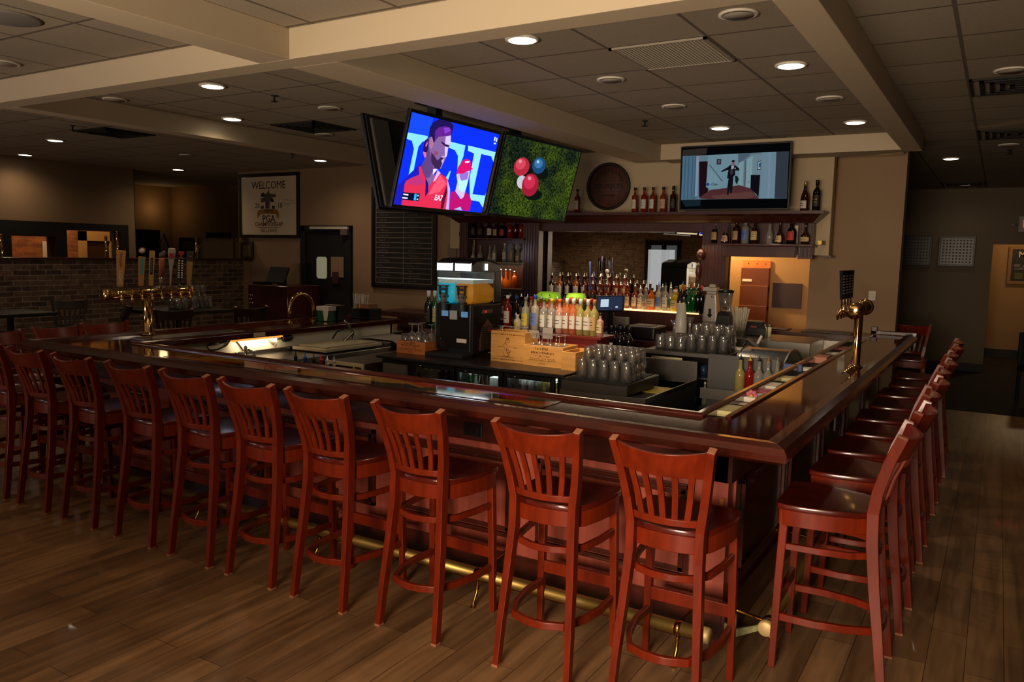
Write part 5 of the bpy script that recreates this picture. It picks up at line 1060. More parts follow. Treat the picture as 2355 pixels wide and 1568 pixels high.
for r_ in range(3):
    for k in range(7):
        kind = 'tumbler' if k < 3 else 'pint_up'
        cup(kind, (GX0 + .10 + k * .093, GY0 + .09 + r_ * .12, GZ), 'upturned %s on the service cabinet, %s row, %s from the left' % ('round tumbler' if k < 3 else 'pint glass', ('front', 'middle', 'rear')[r_], ORD[k]), 'glasses on the service cabinet')
for r_ in range(2):
    for k in range(3, 7): cup('pint_up', (GX0 + .10 + k * .093, GY0 + .21 + r_ * .12, GZ + .077), 'pint glass nested on top at the service cabinet, %s row, %s from the left' % (('front', 'rear')[r_], ORD[k - 3]), 'nested glasses on the service cabinet')
p = at_y(1567, 720, GY0 + .42)
t = thing('cup_stack', 'tall stack of white tapered cups behind the upturned glasses', 'cup stack', (p.x, GY0 + .42, GZ)); MB().lathe([(.055, 0), (.055, .2), (.035, .385), (.033, .385)], 18).build('cups', mat('cup_white', '#a8a49a', .4), t)
for k, (px, h) in enumerate(((1551, .22), (1587, .26), (1600, .16))):
    p = at_y(px, 740, GY0 + .5); t = thing('stacked_glass', 'stemmed glass standing above the tumblers on the service cabinet, %s from the left' % ORD[k], 'glass', (p.x, GY0 + .5, GZ), 0, 'tall glasses on the service cabinet'); MB().lathe([(.04, 0), (.042, .1), (.012, .13), (.008, .17), (.038, h + .0), (.036, h), (.001, .18)], 14).build('glass', M_GLASS, t)
# spindle mixer, blender, straws, caddy on a counter at the right
SHX = at_y(1640, 770, 8.05)
tag(MB().box(-2.45, -1.45, 7.75, 8.40, 0, 1.06).build('side_counter', M_STEEL, bevel=.006), 'stainless counter holding the mixer and blender by the pass-through', 'counter')
p = at_y(1634, 760, 7.95); t = thing('drink_mixer', 'polished chrome spindle drink mixer by the mahogany post', 'mixer', (p.x, 7.95, 1.06)); t.scale = (.95, .95, .87)
M_MIX = mat('brushed_steel', '#c9c4ba', .28, metal=.75)
MB().loft([[(x * k, y, z) for x, y in ((-.07, -.06), (.07, -.06), (.07, .06), (-.07, .06))] for k, z in ((1.15, .14), (1, .35), (.8, .47))]).box(-.08, .08, -.06, .1, 0, .14).build('body', M_MIX, t, bevel=.012)
MB().box(-.09, .06, -.06, .06, .50, .545).box(-.05, .05, -.05, .05, .47, .50).box(-.02, .04, -.06, -.0, .545, .58).build('head', M_MIX, t, bevel=.006)
MB().box(-.01, .02, -.072, -.066, .2, .3).box(-.02, .03, -.072, -.066, .22, .235).build('emblem', M_BLACK, t); MB().ball((.02, -.055, .44), .016).build('knob', M_CHROME, t)
p = at_y(1664, 755, 7.9); t = thing('blender', 'bar blender with smoky clear jug and black base', 'blender', (p.x, 7.92, 1.06))
MB().loft([[(x * k, y * k, z) for x, y in ((-.08, -.08), (.08, -.08), (.08, .08), (-.08, .08))] for k, z in ((.95, 0), (1, .04), (.8, .2), (.6, .24))]).build('base', M_BLACK, t, bevel=.008)
MB().lathe([(.045, .24), (.06, .30), (.078, .43), (.075, .43), (.055, .3), (.001, .25)], 16).build('jug', M_GLASS, t); MB().lathe([(.001, .43), (.08, .43), (.08, .45), (.04, .46), (.001, .47)], 16).build('lid', M_BLACK, t)
MB().box(-.035, .035, -.085, -.078, .03, .1).build('control_panel', M_GREY, t)
p = at_y(1699, 745, 8.0); t = thing('straw_holder', 'fan of white wrapped straws in a holder beside the blender', 'straws', (p.x, 8.0, 1.06)); b = MB(); rs = random.Random(5)
for k in range(26):
    a = (k - 12.5) / 13; b.tube([(a * .05, rs.uniform(-.03, .03), .01), (a * .105 + rs.uniform(-.004, .004), rs.uniform(-.03, .03), .28 + rs.uniform(-.01, .012))], .0058, 5)
b.build('straws', mat('straw_white', '#a69c8c', .7), t); MB().box(-.065, .065, -.04, .04, 0, .05).build('holder', M_GREY, t)
p = at_y(1735, 745, 8.1); t = thing('condiment_caddy', 'dark moulded caddy with a red badge beside the straws', 'caddy', (p.x, 8.15, 1.06)); MB().loft([[(x * k, y * k, z) for x, y in ((-.12, -.08), (.12, -.08), (.12, .08), (-.12, .08))] for k, z in ((1, 0), (1, .08), (.7, .15))]).build('body', M_BLACK, t, bevel=.01)
MB().box(-.03, .03, -.078, -.07, .07, .1).build('badge', mat('badge_red', '#8c2420', .5), t)
for k, px in enumerate((1757, 1768)):
    p = at_y(px, 745, 8.05); t = thing('shaker', 'small white shaker at the right of the dark caddy, %s of two' % ORD[k], 'shaker', (p.x, 8.1, 1.06), 0, 'white shakers'); MB().lathe([(.018, 0), (.02, .09), (.016, .1)], 12).build('jar', M_CREAM, t); MB().lathe([(.018, .1), (.018, .12), (.001, .125)], 12).build('top', M_STEEL, t)
# bar mats on the back ledge
for k, (xa, xb) in enumerate(((-2.3, -1.9), (-1.75, -1.25))): tag(MB().box(xa, xb, 8.8, 9.05, 1.0705, 1.082).build('bar_mat', mat('rubber_mat', '#1c1a1c', .35), bevel=.003), 'black rubber bar mat on the back ledge, %s of the two' % ('left' if k == 0 else 'right'), 'bar mat', 'rubber mats on the back ledge')
# ice chest with curved clear lid and speed rail of bottles
IX0, IX1, IY0, IY1 = -1.86, -1.34, 6.0, 7.2
t = thing('ice_chest', 'stainless ice chest with curved clear roll-top lid', 'ice chest', (0, 0, 0))
MB().box(IX0, IX1, IY0, IY1, .1, .84).build('body', M_STEEL, t, bevel=.006); MB().box(IX0, IX1, IY0 - .02, IY0, .62, 1.10).build('splash', mat('steel_dull', '#4c4a4a', .45, metal=.7), t, bevel=.003)
b = MB().loft([[((IX0 + .12) if e == 0 else (IX1 - .02), 6.55 - .42 * math.cos(a) * 1.0 + .05, .84 + .27 * math.sin(a)) for a in [PI * i / 12 for i in range(13)]] for e in (0, 1)], 0, True, caps=False); b.build('clear_lid', glassy('cloudy_lid', '#c8c8bc', .16, .25), t)
MB().tube([(IX0 + .12, 6.6 - .42 * math.cos(a), .84 + .27 * math.sin(a)) for a in [PI * i / 12 for i in range(13)]], .007, 6).tube([(IX1 - .02, 6.6 - .42 * math.cos(a), .84 + .27 * math.sin(a)) for a in [PI * i / 12 for i in range(13)]], .012, 6).build('lid_frame', M_STEEL, t)
t = thing('speed_rail', 'steel speed rail clipped to the ice chest front', 'bottle rail', (0, 0, 0)); MB().box(IX0, IX1, 5.83, 5.98, .78, .79).box(IX0, IX1, 5.82, 5.83, .78, .86).build('rail', M_STEEL, t); 
for k, (px, g, cap) in enumerate(((1702, 'wine', 'black'), (1724, 'red', 'yellow'), (1745, 'clear', 'black'), (1766, 'clear', 'cork'), (1787, 'clear', 'grey'))):
    p = at_y(px, 860, 5.905); bottle((p.x, 5.905, .79), ('wine', .31, .038, g, None, cap, True), '%s bottle with pourer in the speed rail, %s from the left of five' % (NAMECOL[g], ORD[k]), 'speed rail bottles')
p = at_y(1818, 845, 5.9); tag(MB().box(p.x - .06, p.x + .07, 5.94, 5.98, 1.03, 1.08).build('tape_roll', mat('blue_box', '#3a4a7c', .5), bevel=.004), 'small blue and red box at the right end of the speed rail', 'box')
t = thing('soda_gun', 'black soda gun and looped hose hanging over the ice chest', 'soda gun', (0, 0, 0)); p = at_y(1720, 780, 7.3); q = at_y(1738, 815, 7.1)
MB().tube([tuple(p), tuple((p + q) / 2 + Vector((.05, 0, 0))), tuple(q)], .02, 8).build('gun', M_GREY, t); MB().tube([(p.x - .4, 7.3, 1.02), (p.x - .2, 7.25, .95), (p.x - .05, 7.2, .98), tuple(p)], .012, 7).build('hose', M_BLACK, t)
t = thing('tap_arm', 'white bent arm of a small faucet above the ice chest', 'faucet', (0, 0, 0)); pp = [at_y(x, y, 7.3) for x, y in ((1752, 772), (1742, 790), (1738, 800), (1745, 815))]; MB().tube([tuple(x) for x in pp], .012, 8).build('arm', M_WHITE, t)
t = thing('folded_towel', 'folded white bar towel beside the service cabinet glasses', 'towel', (-1.95, 7.02, GZ)); MB().box(-.05, .16, -.06, .06, 0, .02).build('cloth', M_WHITE, t, bevel=.008, seg=3)
# things in the trough of the right rail
def trough(px, py, kind, label, m_, sz=(.1, .05, .03)):
    p = at_z(px, py, 1.05); t = thing(kind, label, kind.replace('_', ' '), (-1.15, p.y, 1.03)); MB().box(-sz[1], sz[1], -sz[0], sz[0], 0, sz[2]).build('body', m_, t, bevel=.003); return t
trough(1625, 936, 'napkin_box', 'cream box of napkins at the inner bar corner', mat('napkin_cream', '#b8ac78', .7), (.10, .055, .03))
trough(1657, 915, 'receipt_slip', 'long white slip lying in the rail trough', M_WHITE, (.03, .05, .004))
trough(1672, 905, 'sweetener_packets', 'row of white sweetener packets in the rail trough, nearest run', M_WHITE, (.09, .035, .028))
trough(1692, 893, 'sweetener_packets', 'pink sweetener packets between the two white runs', mat('packet_pink', '#b05468', .6), (.06, .035, .026))
trough(1715, 880, 'sweetener_packets', 'row of white sweetener packets in the rail trough, farther run', M_WHITE, (.09, .035, .028))
trough(1745, 862, 'matchbox', 'cream box in the trough beyond the packets', mat('napkin_cream', '#b8ac78', .7), (.06, .05, .025))
trough(1793, 840, 'folded_cloth', 'small white crumpled cloth in the trough', M_WHITE, (.05, .03, .02))
trough(1830, 822, 'coaster_stack', 'salmon pink stack of coasters on the inner rail', mat('coaster_pink', '#b07460', .7), (.10, .055, .05))
trough(1868, 805, 'coaster_stack', 'flat white coaster stack farther along the inner rail', M_WHITE, (.06, .045, .012))
trough(1895, 795, 'coaster_stack', 'reddish coaster stack near the far end of the inner rail', mat('coaster_red', '#7c4438', .7), (.10, .045, .02))
p = at_z(1635, 912, 1.03); t = thing('paper_flower', 'pink paper flower at the inner bar corner', 'flower', (p.x, p.y, 1.0)); b = MB()
for k in range(7): a = 2*PI*k/7; b.ball((.022 * math.cos(a), .012, .03 + .022 * math.sin(a)), .014, seg=8, rings=5)
b.ball((0, 0, .03), .012, 1).build('bloom', [mat('petal_pink', '#b0566a', .6), mat('petal_orange', '#c88a3c', .6)], t); t.location.z = 1.03; t.location.x = -1.15
p = at_z(1365, 912, 1.06); t = thing('crumpled_napkin', 'crumpled pink and white wrapper on the ice well edge by the front rail', 'wrapper', (p.x, 3.99, .86)); MB().ball((0, 0, .15), .05, 0, 7, 5, .5).ball((.06, .01, .16), .035, 1, 7, 5, .7).box(-.08, .1, -.03, .03, .0, .13, 2).build('paper', [mat('packet_pink2', '#7c5460', .7), M_CREAM, M_STEEL], t)

# ================================================================== left work zone
t = thing('bar_sink', 'stainless three-compartment bar sink under the left counter', 'sink', (0, 0, 0))
MB().box(-5.79, -5.25, 4.2, 6.75, .80, .86).box(-5.79, -5.76, 4.2, 6.75, .86, .90).build('top', M_STEEL, t, bevel=.004); MB().box(-5.8, -5.3, 4.3, 6.7, .4, .8).build('basin', M_STEEL, t)
MB().box(-5.7, -5.66, 4.3, 4.34, 0, .4).box(-5.7, -5.66, 6.6, 6.64, 0, .4).box(-5.4, -5.36, 4.3, 4.34, 0, .4).box(-5.4, -5.36, 6.6, 6.64, 0, .4).build('legs', M_STEEL, t)
def P3(px, py, X): return tuple(at_x(px, py, X))
t = thing('sink_faucet', 'small chrome mixer faucet with cross handles on the bar sink', 'faucet', (0, 0, 0)); a = at_x(565, 820, -5.62)
MB().lathe([(.03, 0), (.02, .01), (.014, .09), (.018, .1), (.001, .12)], 12, (a.x, a.y, .86)).tube([(a.x, a.y, .93), (a.x + .06, a.y - .02, .945), (a.x + .14, a.y - .03, .93)], .011, 8).build('body', M_CHROME, t)
for dy in (-.09, .09): MB().lathe([(.02, .03), (.012, .05), (.022, .07), (.02, .085)], 10, (a.x, a.y + dy, .84)).tube([(a.x, a.y, .885), (a.x, a.y + dy, .885)], .009, 6).build('handle', M_CHROME, t)
t = thing('cooler_lid', 'large beige plastic lid over the sink', 'lid', (0, 0, 0)); a, b_ = at_z(640, 812, .9), at_z(790, 805, .9)
MB().box(-5.74, -5.30, 5.4, 6.2, .872, .905).box(-5.7, -5.34, 5.45, 6.15, .905, .92).build('lid', mat('lid_beige', '#a89c80', .5), t, bevel=.012, seg=3)
tag(MB().box(-5.75, -5.28, 6.24, 6.74, .865, .90).build('steel_cover', mat('steel_dark', '#5c544c', .4, metal=.6), bevel=.006), 'dark steel cover at the far end of the bar sink', 'cover')
t = thing('newspaper', 'unfolded newspaper draped over the far end of the sink', 'newspaper', (-5.5, 6.55, .90)); MB().loft([[(x, y, z) for y in (-.22, .24)] + [(x, y, z + .003) for y in (.24, -.22)] for x, z in ((-.22, .02), (0, .015), (.22, .012), (.32, -.03), (.34, -.12))]).build('sheets', mat('newsprint', '#9a948c', .8), t)
t = thing('sink_cabinet', 'brown steel cabinet with cream edge beside the bar sink', 'cabinet', (0, 0, 0)); MB().box(-5.24, -4.78, 5.35, 6.5, 0, .82).build('body', mat('cab_brown', '#3c2c20', .5), t, bevel=.004); MB().box(-5.24, -4.78, 5.33, 5.35, .79, .82).box(-4.80, -4.78, 5.33, 5.35, 0, .79).box(-4.90, -4.885, 5.33, 5.35, 0, .79).build('edge_trim', M_CREAM, t)
t = thing('speed_rail', 'steel speed rail of pourer bottles behind the front rail, left side', 'bottle rail', (0, 0, 0)); MB().box(-4.85, -4.1, 4.28, 4.42, .70, .71).box(-4.85, -4.1, 4.27, 4.28, .70, .78).box(-4.85, -4.1, 4.42, 4.44, .0, .83).build('rail', M_STEEL, t)
for k, (px, g, cap) in enumerate(((680, 'black', 'black'), (702, 'blue', 'blue'), (722, 'dkgreen', 'black'), (738, 'red', 'red'), (752, 'clear', 'chrome'), (768, 'clear', 'chrome'))):
    p = at_y(px, 835, 4.35); bottle((p.x, 4.35, .71), ('wine', .31, .037, g, None, cap, True), '%s bottle neck, %s pourer, behind the front rail, %s from left of six' % (NAMECOL[g], cap, ORD[k]), 'left speed rail bottles')
t = thing('soda_gun', 'black soda gun coiled on the sink behind the front rail', 'soda gun', (0, 0, 0)); a = at_z(660, 825, .93)
MB().tube([(a.x + .14 * math.cos(q), a.y + .12 * math.sin(q), .89 + .02 * q / 6) for q in [k * .5 for k in range(13)]], .014, 7).build('hose', M_BLACK, t); MB().box(a.x - .03, a.x + .03, a.y - .15, a.y - .05, .87, .92).build('gun', M_BLACK, t, bevel=.008)
# gooseneck faucet pieces against white lining
t = thing('spray_faucet', 'steel pre-rinse spray arm at the far end of the left lining', 'faucet', (0, 0, 0)); X = -5.62
MB().tube([P3(785, 790, X), P3(812, 765, X), P3(800, 745, X), P3(792, 738, X)], [.018, .018, .016, .014], 8).tube([P3(812, 765, X), P3(810, 795, X), P3(812, 810, X)], .012, 8).build('arm', M_STEEL, t); MB().tube([P3(765, 778, X), P3(775, 762, X), P3(790, 758, X)], .009, 7).build('lever', M_BLACK, t)
# cables, socket and under-counter lamp
t = thing('power_cable', 'black cable looping down the white lining with a grey plug', 'cable', (0, 0, 0)); X = -5.79
MB().tube([P3(x, y, X) for x, y in ((534, 774), (520, 786), (505, 789), (500, 788))], .007, 6).tube([P3(x, y, X) for x, y in ((482, 792), (476, 798), (482, 805), (500, 804), (520, 795), (534, 776), (548, 790), (560, 806))], .007, 6).build('cord', M_BLACK, t); MB().tube([P3(482, 788, X), P3(500, 787, X)], .024, 8).build('plug', M_GREY, t)
t = thing('power_adapter', 'black oval adapter with white cloth on the white lining', 'adapter', (0, 0, 0)); MB().tube([P3(648, 777, X), P3(652, 777, X), P3(666, 776, X), P3(671, 776, X)], [.02, .035, .035, .02], 10).tube([P3(638, 780, X), P3(648, 777, X)], .006, 6).build('adapter', M_BLACK, t)
t = thing('rag', 'white twisted rag hanging by the under-counter lamp', 'cloth', (0, 0, 0)); MB().tube([P3(x, y, X) for x, y in ((622, 766), (624, 776), (630, 784), (634, 790), (632, 795))], [.02, .04, .034, .016, .01], 8).build('cloth', M_WHITE, t)
t = thing('under_counter_lamp', 'amber lamp strip glowing under the left counter edge', 'lamp', (-5.785, 5.0, 1.0)); MB().box(-.005, .03, -.28, .30, 0, .012).build('housing', mat('lamp_amber', '#b06a20', .4, emit='#ff9838', estr=1.2), t)
l = bpy.data.lights.new('under_counter_glow', 'AREA'); l.shape = 'RECTANGLE'; l.size = .04; l.size_y = .5; l.energy = 1.5; l.color = (1, .78, .5); lo = bpy.data.objects.new('under_counter_glow', l); COL.objects.link(lo); lo.parent = t; lo.location = (.05, 0, -.01); lo.rotation_euler = (0, math.radians(25), 0)
tag(MB().box(-5.715, -5.705, *(lambda a_, b_: (a_.y, b_.y))(at_x(584, 752, -5.71), at_x(609, 748, -5.71)), 1.03, 1.065).build('counter_note', M_CREAM), 'small cream card stuck on the inner rail edge', 'card')
# on the left counter
p = at_z(742, 735, 1.06); t = thing('napkin_dispenser', 'green and black napkin dispenser on the left counter', 'napkin dispenser', (-6.2, p.y - .05, 1.06)); MB().box(-.09, .09, -.09, .03, 0, .11).build('green_panel', mat('disp_green', '#1c4a30', .5), t, bevel=.004)
MB().box(-.09, .12, .03, .14, 0, .17).build('body', M_BLACK, t, bevel=.006); MB().loft([[(x, y, z) for x, z in ((-.08, .115), (.1, .115), (.1, .16), (-.08, .16))] for y in (-.095, .02)]).loft([[(x, -.1, z) for x, z in ((.02, .12), (.1, .12), (.08, .01), (.04, .01))], [(x, -.095, z) for x, z in ((.02, .12), (.1, .12), (.08, .01), (.04, .01))]]).build('napkins', M_WHITE, t)
p = at_z(745, 730, 1.06); t = thing('straw_holder', 'white fan of paper straws standing on the left counter', 'straws', (-6.13, p.y + .18, 1.06)); b = MB()
for k in range(24): a = (k - 11.5) / 12; b.tube([(a * .055, rs.uniform(-.03, .03), .0), (a * .10, rs.uniform(-.03, .03), .27 + rs.uniform(-.012, .012))], .006, 5)
b.build('straws', mat('straw_white2', '#b0a89a', .7), t)
t = thing('condiment_caddy', 'black bin with a tan box on top at the end of the left counter', 'caddy', (-6.1, 6.86, 1.06)); MB().box(-.14, .14, -.1, .1, 0, .12).build('bin', M_BLACK, t, bevel=.006); MB().box(-.1, .1, -.08, .08, .12, .17).build('tan_box', mat('box_tan', '#8c6038', .6), t, bevel=.004)
t = thing('arch_tap', 'polished brass arched rail bent over the left counter', 'brass arch', (0, 0, 0)); a, b_ = at_z(666, 736, 1.06), at_z(722, 716, 1.06); a.x = b_.x = -6.3; yc, rr = (a.y + b_.y) / 2, (b_.y - a.y) / 2
a = at_x(666, 734, -6.3); b_ = at_x(720, 712, -6.3); yc, rr = (a.y + b_.y) / 2, (b_.y - a.y) / 2
MB().tube([(-6.3, a.y, 1.06)] + [(-6.3, yc - rr * math.cos(q), 1.20 + .16 * math.sin(q)) for q in [PI * k / 14 for k in range(15)]] + [(-6.3, b_.y, 1.06)], .017, 12).build('arch', M_GOLD, t); [MB().lathe([(.035, 0), (.035, .01), (.02, .015)], 14, (-6.3, q.y, 1.06)).build('flange', M_GOLD, t) for q in (a, b_)]
t = thing('drip_tray', 'long steel drip tray beside the left beer tower', 'drip tray', (0, 0, 0)); MB().box(-6.08, -5.86, 3.95, 4.95, 1.06, 1.075).build('tray', mat('tray_steel', '#6a6460', .3, metal=.8), t, bevel=.003)

# ------------------------------------------------------------------ beer towers
def handle(t, x, y, z, kind, lean=.0):
    """tap handle standing on the faucet at x, y; returns nothing; face towards the camera side"""
    R = Matrix.Translation((x, y, z)) @ Matrix.Rotation(math.radians(56 if lean > 0 else 60), 4, 'Z') @ Matrix.Rotation(lean, 4, 'Y')
    def B(): b = MB(); b.T = R; return b
    st = B().lathe([(.007, -.06), (.006, 0), (.01, .01)], 8); st.build('stem', M_GOLD, t)
    if kind == 'light':
        h = B().loft([[(-.024, -.012, 0), (.024, -.012, 0), (.024, .012, 0), (-.024, .012, 0)], [(-.036, -.014, .30), (.036, -.014, .30), (.036, .014, .30), (-.036, .014, .30)]]).build('tap_handle', mat('handle_tan', '#b8864c', .4), t, bevel=.003)
        o = lettering('LIGHT', h, mat('letter_white', '#d8d0c0', .5), .042, (0, 0, 0)); o.matrix_local = R @ Matrix.Translation((0, -.0145, .075)) @ Matrix.Rotation(PI/2, 4, 'X') @ Matrix.Rotation(-PI/2, 4, 'Z')
        b = B(); b.tube([(.012 * math.sin(k * 1.9), -.0155, .16 + k * .008) for k in range(16)], .002, 5).build('script', mat('script_brown', '#5c3c28', .5), t)
    elif kind == 'paddle':
        B().loft([[(-.02, -.01, 0), (.02, -.01, 0), (.02, .01, 0), (-.02, .01, 0)], [(-.028, -.012, .25), (.028, -.012, .25), (.028, .012, .25), (-.028, .012, .25)]]).build('tap_handle', mat('handle_wood', '#a8783c', .5), t, bevel=.003)
        B().loft([[(-.008, -.0135, .10), (.012, -.0135, .10), (.012, -.0125, .10), (-.008, -.0125, .10)], [(-.012, -.0155, .24), (.02, -.0155, .24), (.02, -.0125, .24), (-.012, -.0125, .24)]]).build('teal_strip', mat('strip_teal', '#4f8c8c', .5), t)
        b = B(); b.T = R @ Matrix.Translation((0, 0, .30)) @ Matrix.Rotation(PI/2, 4, 'X'); b.lathe([(.001, -.014), (.028, -.012), (.03, 0), (.028, .012), (.001, .014)], 16).build('round_top', mat('handle_red', '#6c1c14', .4), t)
        b = B(); b.T = R @ Matrix.Translation((0, -.014, .30)) @ Matrix.Rotation(PI/2, 4, 'X'); b.lathe([(.001, -.001), (.02, -.001), (.02, .003), (.001, .003)], 16).build('badge', M_WHITE, t)
    elif kind == 'slat':
        B().loft([[(-.018, -.01, 0), (.018, -.01, 0), (.018, .01, 0), (-.018, .01, 0)], [(-.022, -.011, .30), (.022, -.011, .30), (.022, .011, .30), (-.022, .011, .30)]]).build('tap_handle', mat('handle_yellow', '#b08c48', .5), t, bevel=.003)
        B().box(-.010, .010, -.0135, -.011, .1, .24, 0).box(-.006, .006, -.0145, -.0125, .115, .225, 1).build('dark_strip', [M_BLACK, M_GREY], t)
    elif kind == 'round':
        B().lathe([(.008, 0), (.014, .03), (.018, .06), (.02, .07)], 12).build('chrome_foot', M_CHROME, t); B().lathe([(.018, .07), (.024, .22), (.02, .24)], 12).build('tap_handle', mat('handle_orange', '#a8602c', .4), t); B().ball((0, 0, .265), .026).ball((.012, 0, .285), .018).build('figure_top', M_GREY, t)
    elif kind == 'silver':
        B().loft([[(x * k, y * .5, z) for x, y in ((-.02, -.02), (.02, -.02), (.02, .02), (-.02, .02))] for k, z in ((.3, 0), (.45, .1), (.8, .17), (1.5, .27), (1.6, .30), (1.35, .325))]).build('tap_handle', mat('handle_silver', '#b8b0a4', .25, metal=.4), t, bevel=.004)
        B().loft([[(-.022, -.019, .24), (.022, -.019, .24), (.022, -.009, .24), (-.022, -.009, .24)], [(-.018, -.019, .28), (.018, -.019, .28), (.018, -.009, .28), (-.018, -.009, .28)]]).build('red_badge', LB['red'], t)
    elif kind == 'twin':
        B().box(-.026, .026, -.012, .012, .05, .24).build('tap_handle', M_BLACK, t, bevel=.003); b = B()
        for c in (-1, 1):
            for k in range(8): b.box(c * .013 - .007, c * .013 + .007, -.0145, -.012, .062 + k * .021, .074 + k * .021)
        b.build('white_letters', mat('letter_white', '#d8d0c0', .5), t); B().box(-.02, .024, -.008, .008, .27, .30).box(-.006, .01, -.006, .006, .24, .27).build('red_top', LB['red'], t)
    elif kind == 'dark':
        B().loft([[(-.012, -.01, 0), (.012, -.01, 0), (.012, .01, 0), (-.012, .01, 0)], [(-.02, -.012, .205), (.02, -.012, .205), (.02, .012, .205), (-.02, .012, .205)]]).build('tap_handle', M_BLACK, t, bevel=.003); b = B()
        for k in range(7): b.box(-.008, .008, -.0145, -.012, .04 + k * .02, .05 + k * .02)
        b.build('letters', M_GREY, t)
    elif kind == 'brown':
        B().loft([[(-.018, -.01, 0), (.018, -.01, 0), (.018, .01, 0), (-.018, .01, 0)], [(-.026, -.012, .21), (.026, -.012, .21), (.026, .012, .21), (-.026, .012, .21)]]).build('tap_handle', mat('handle_brown', '#9c7844', .5), t, bevel=.003)
        B().box(-.028, .028, -.014, .014, .21, .30).build('panel_top', mat('handle_dark', '#3c2c24', .5), t, bevel=.003); B().ball((.004, -.014, .25), .012).build('medallion', M_GREY, t)
def tower(label, x, y, z0, zb, y0, y1, kinds, side, rcol=.038, rbar=.042, hs=1):
    t = thing('beer_tower', label, 'beer tower', (x, y, z0))
    MB().lathe([(rcol * 1.7, 0), (rcol * 1.7, .008), (rcol * 1.25, .02), (rcol, .03), (rcol, zb - z0 - .03), (rcol * 1.15, zb - z0 - .02)], 24).build('column', M_GOLD, t)
    b = MB(); b.T = Matrix.Translation((0, 0, zb - z0)) @ Matrix.Rotation(-PI/2, 4, 'X')
    L0, L1 = y0 - y, y1 - y; b.lathe([(rbar * .9, L0), (rbar, L0 + .005), (rbar, L1 - .005), (rbar * .9, L1)], 24)
    n = len(kinds)
    for k in range(n + 1): q = L0 + .05 + (L1 - L0 - .1) * k / n; b.lathe([(rbar, q - .006), (rbar * 1.09, q), (rbar, q + .006)], 24)
    b.build('cross_bar', M_GOLD, t)
    for q in (L0, L1): e = MB(); e.T = b.T; e.lathe([(.001, q - .016), (rbar * .7, q - .014), (rbar * 1.3, q - .004), (rbar * 1.34, q + .004), (rbar * 1.1, q + .016)] if q == L0 else [(rbar * 1.1, q - .016), (rbar * 1.34, q - .004), (rbar * 1.3, q + .004), (rbar * .7, q + .014), (.001, q + .016)], 24).build('end_knob', M_GOLD, t)
    for k, kd in enumerate(kinds):
        q = L0 + .08 + (L1 - L0 - .16) * k / (n - 1); xx = side * (rbar + .05)
        MB().tube([(side * rbar * .8, q, zb - z0), (xx, q, zb - z0), (xx + side * .02, q, zb - z0 - .03), (xx + side * .022, q, zb - z0 - .075)], [.012, .012, .011, .008], 8).build('faucet', M_GOLD, t)
        if kd: handle(t, xx, q, zb - z0 + .07, kd, side * .06)
    return t
tower('tall brass beer tower with eight faucets and assorted tap handles on the left counter', -6.3, 4.27, 1.06, 1.42, 3.88, 4.70, ['light', None, 'paddle', 'slat', 'round', 'silver', 'twin', 'brown'], 1)
tower('slim brass beer tower with dark handles near the right counter edge', -.84, 6.2, 1.06, 1.49, 5.95, 6.5, ['dark', 'dark', 'dark', 'dark'], -1, rcol=.03, rbar=.045)
p = at_y(1961, 660, 6.1)
for k in range(5):
    y = 5.62 + k * .075; t = thing('brass_hook', 'small brass hook on the right rail below the beer tower, %s from near end' % ORD[k], 'hook', (-.79, y, 1.06), 0, 'brass hooks below the right beer tower'); MB().tube([(0, 0, .0), (0, 0, .035), (-.03, -.01, .05), (-.05, -.01, .03)], [.008, .007, .006, .005], 7).build('hook', M_GOLD, t); MB().lathe([(.02, 0), (.018, .008), (.008, .012)], 12).build('foot', M_GOLD, t)

# ================================================================== left dining side
def brass_post(px, py0, label, h=None):
    a = at_x(px, 594, -10.67); tp = at_x(px, py0, -10.67); t = thing('glass_screen_post', label, 'post', (-10.67, a.y, 1.645), 0, 'brass posts on the brick partition'); MB().lathe([(.03, 0), (.03, .01), (.018, .014), (.018, tp.z - 1.66), (.022, tp.z - 1.655), (.001, tp.z - 1.645)], 14).build('post', M_GOLD, t)
for px, y0, l in ((5, 537, 'brass post on the brick partition at the left picture edge'), (245, 541, 'brass post on the partition by the lit doorway view'), (271, 531, 'brass post just left of the tap handles'), (452, 545, 'thick brass post at the left of the glass screen'), (583, 546, 'brass post near the end of the partition'), (594, 548, 'last brass post at the partition end')): brass_post(px, y0, l)
a, b_ = at_x(455, 546, -10.67), at_x(535, 546, -10.67)
tag(MB().box(-10.675, -10.665, a.y, b_.y, 1.65, a.z).build('glass_screen', glassy('screen_glass', '#b4b4b8', .22, .12)), 'clear glass screen panel between brass posts on the brick partition', 'glass panel')
a, b_ = at_x(536, 546, -10.67), at_x(580, 546, -10.67)
tag(MB().box(-10.675, -10.665, a.y + .05, b_.y, 1.65, a.z).build('glass_screen', M_PANE), 'small clear glass panel at the partition end', 'glass panel')
p = at_x(462, 575, -10.7); t = thing('glass_jar', 'white glass jar behind the glass screen', 'jar', (-10.72, p.y, 1.645)); MB().lathe([(.045, 0), (.045, .16), (.03, .2), (.001, .21)], 14).build('jar', mat('jar_white', '#8c8c94', .4), t)
t = thing('wall_notice', 'small white notice inside the lit brick room', 'notice', (-13.3, 0, 0)); p = at_x(109, 573, -13.28); MB().box(0, .02, p.y - .07, p.y + .07, p.z - .13, p.z + .13).build('sheet', M_WHITE, t)
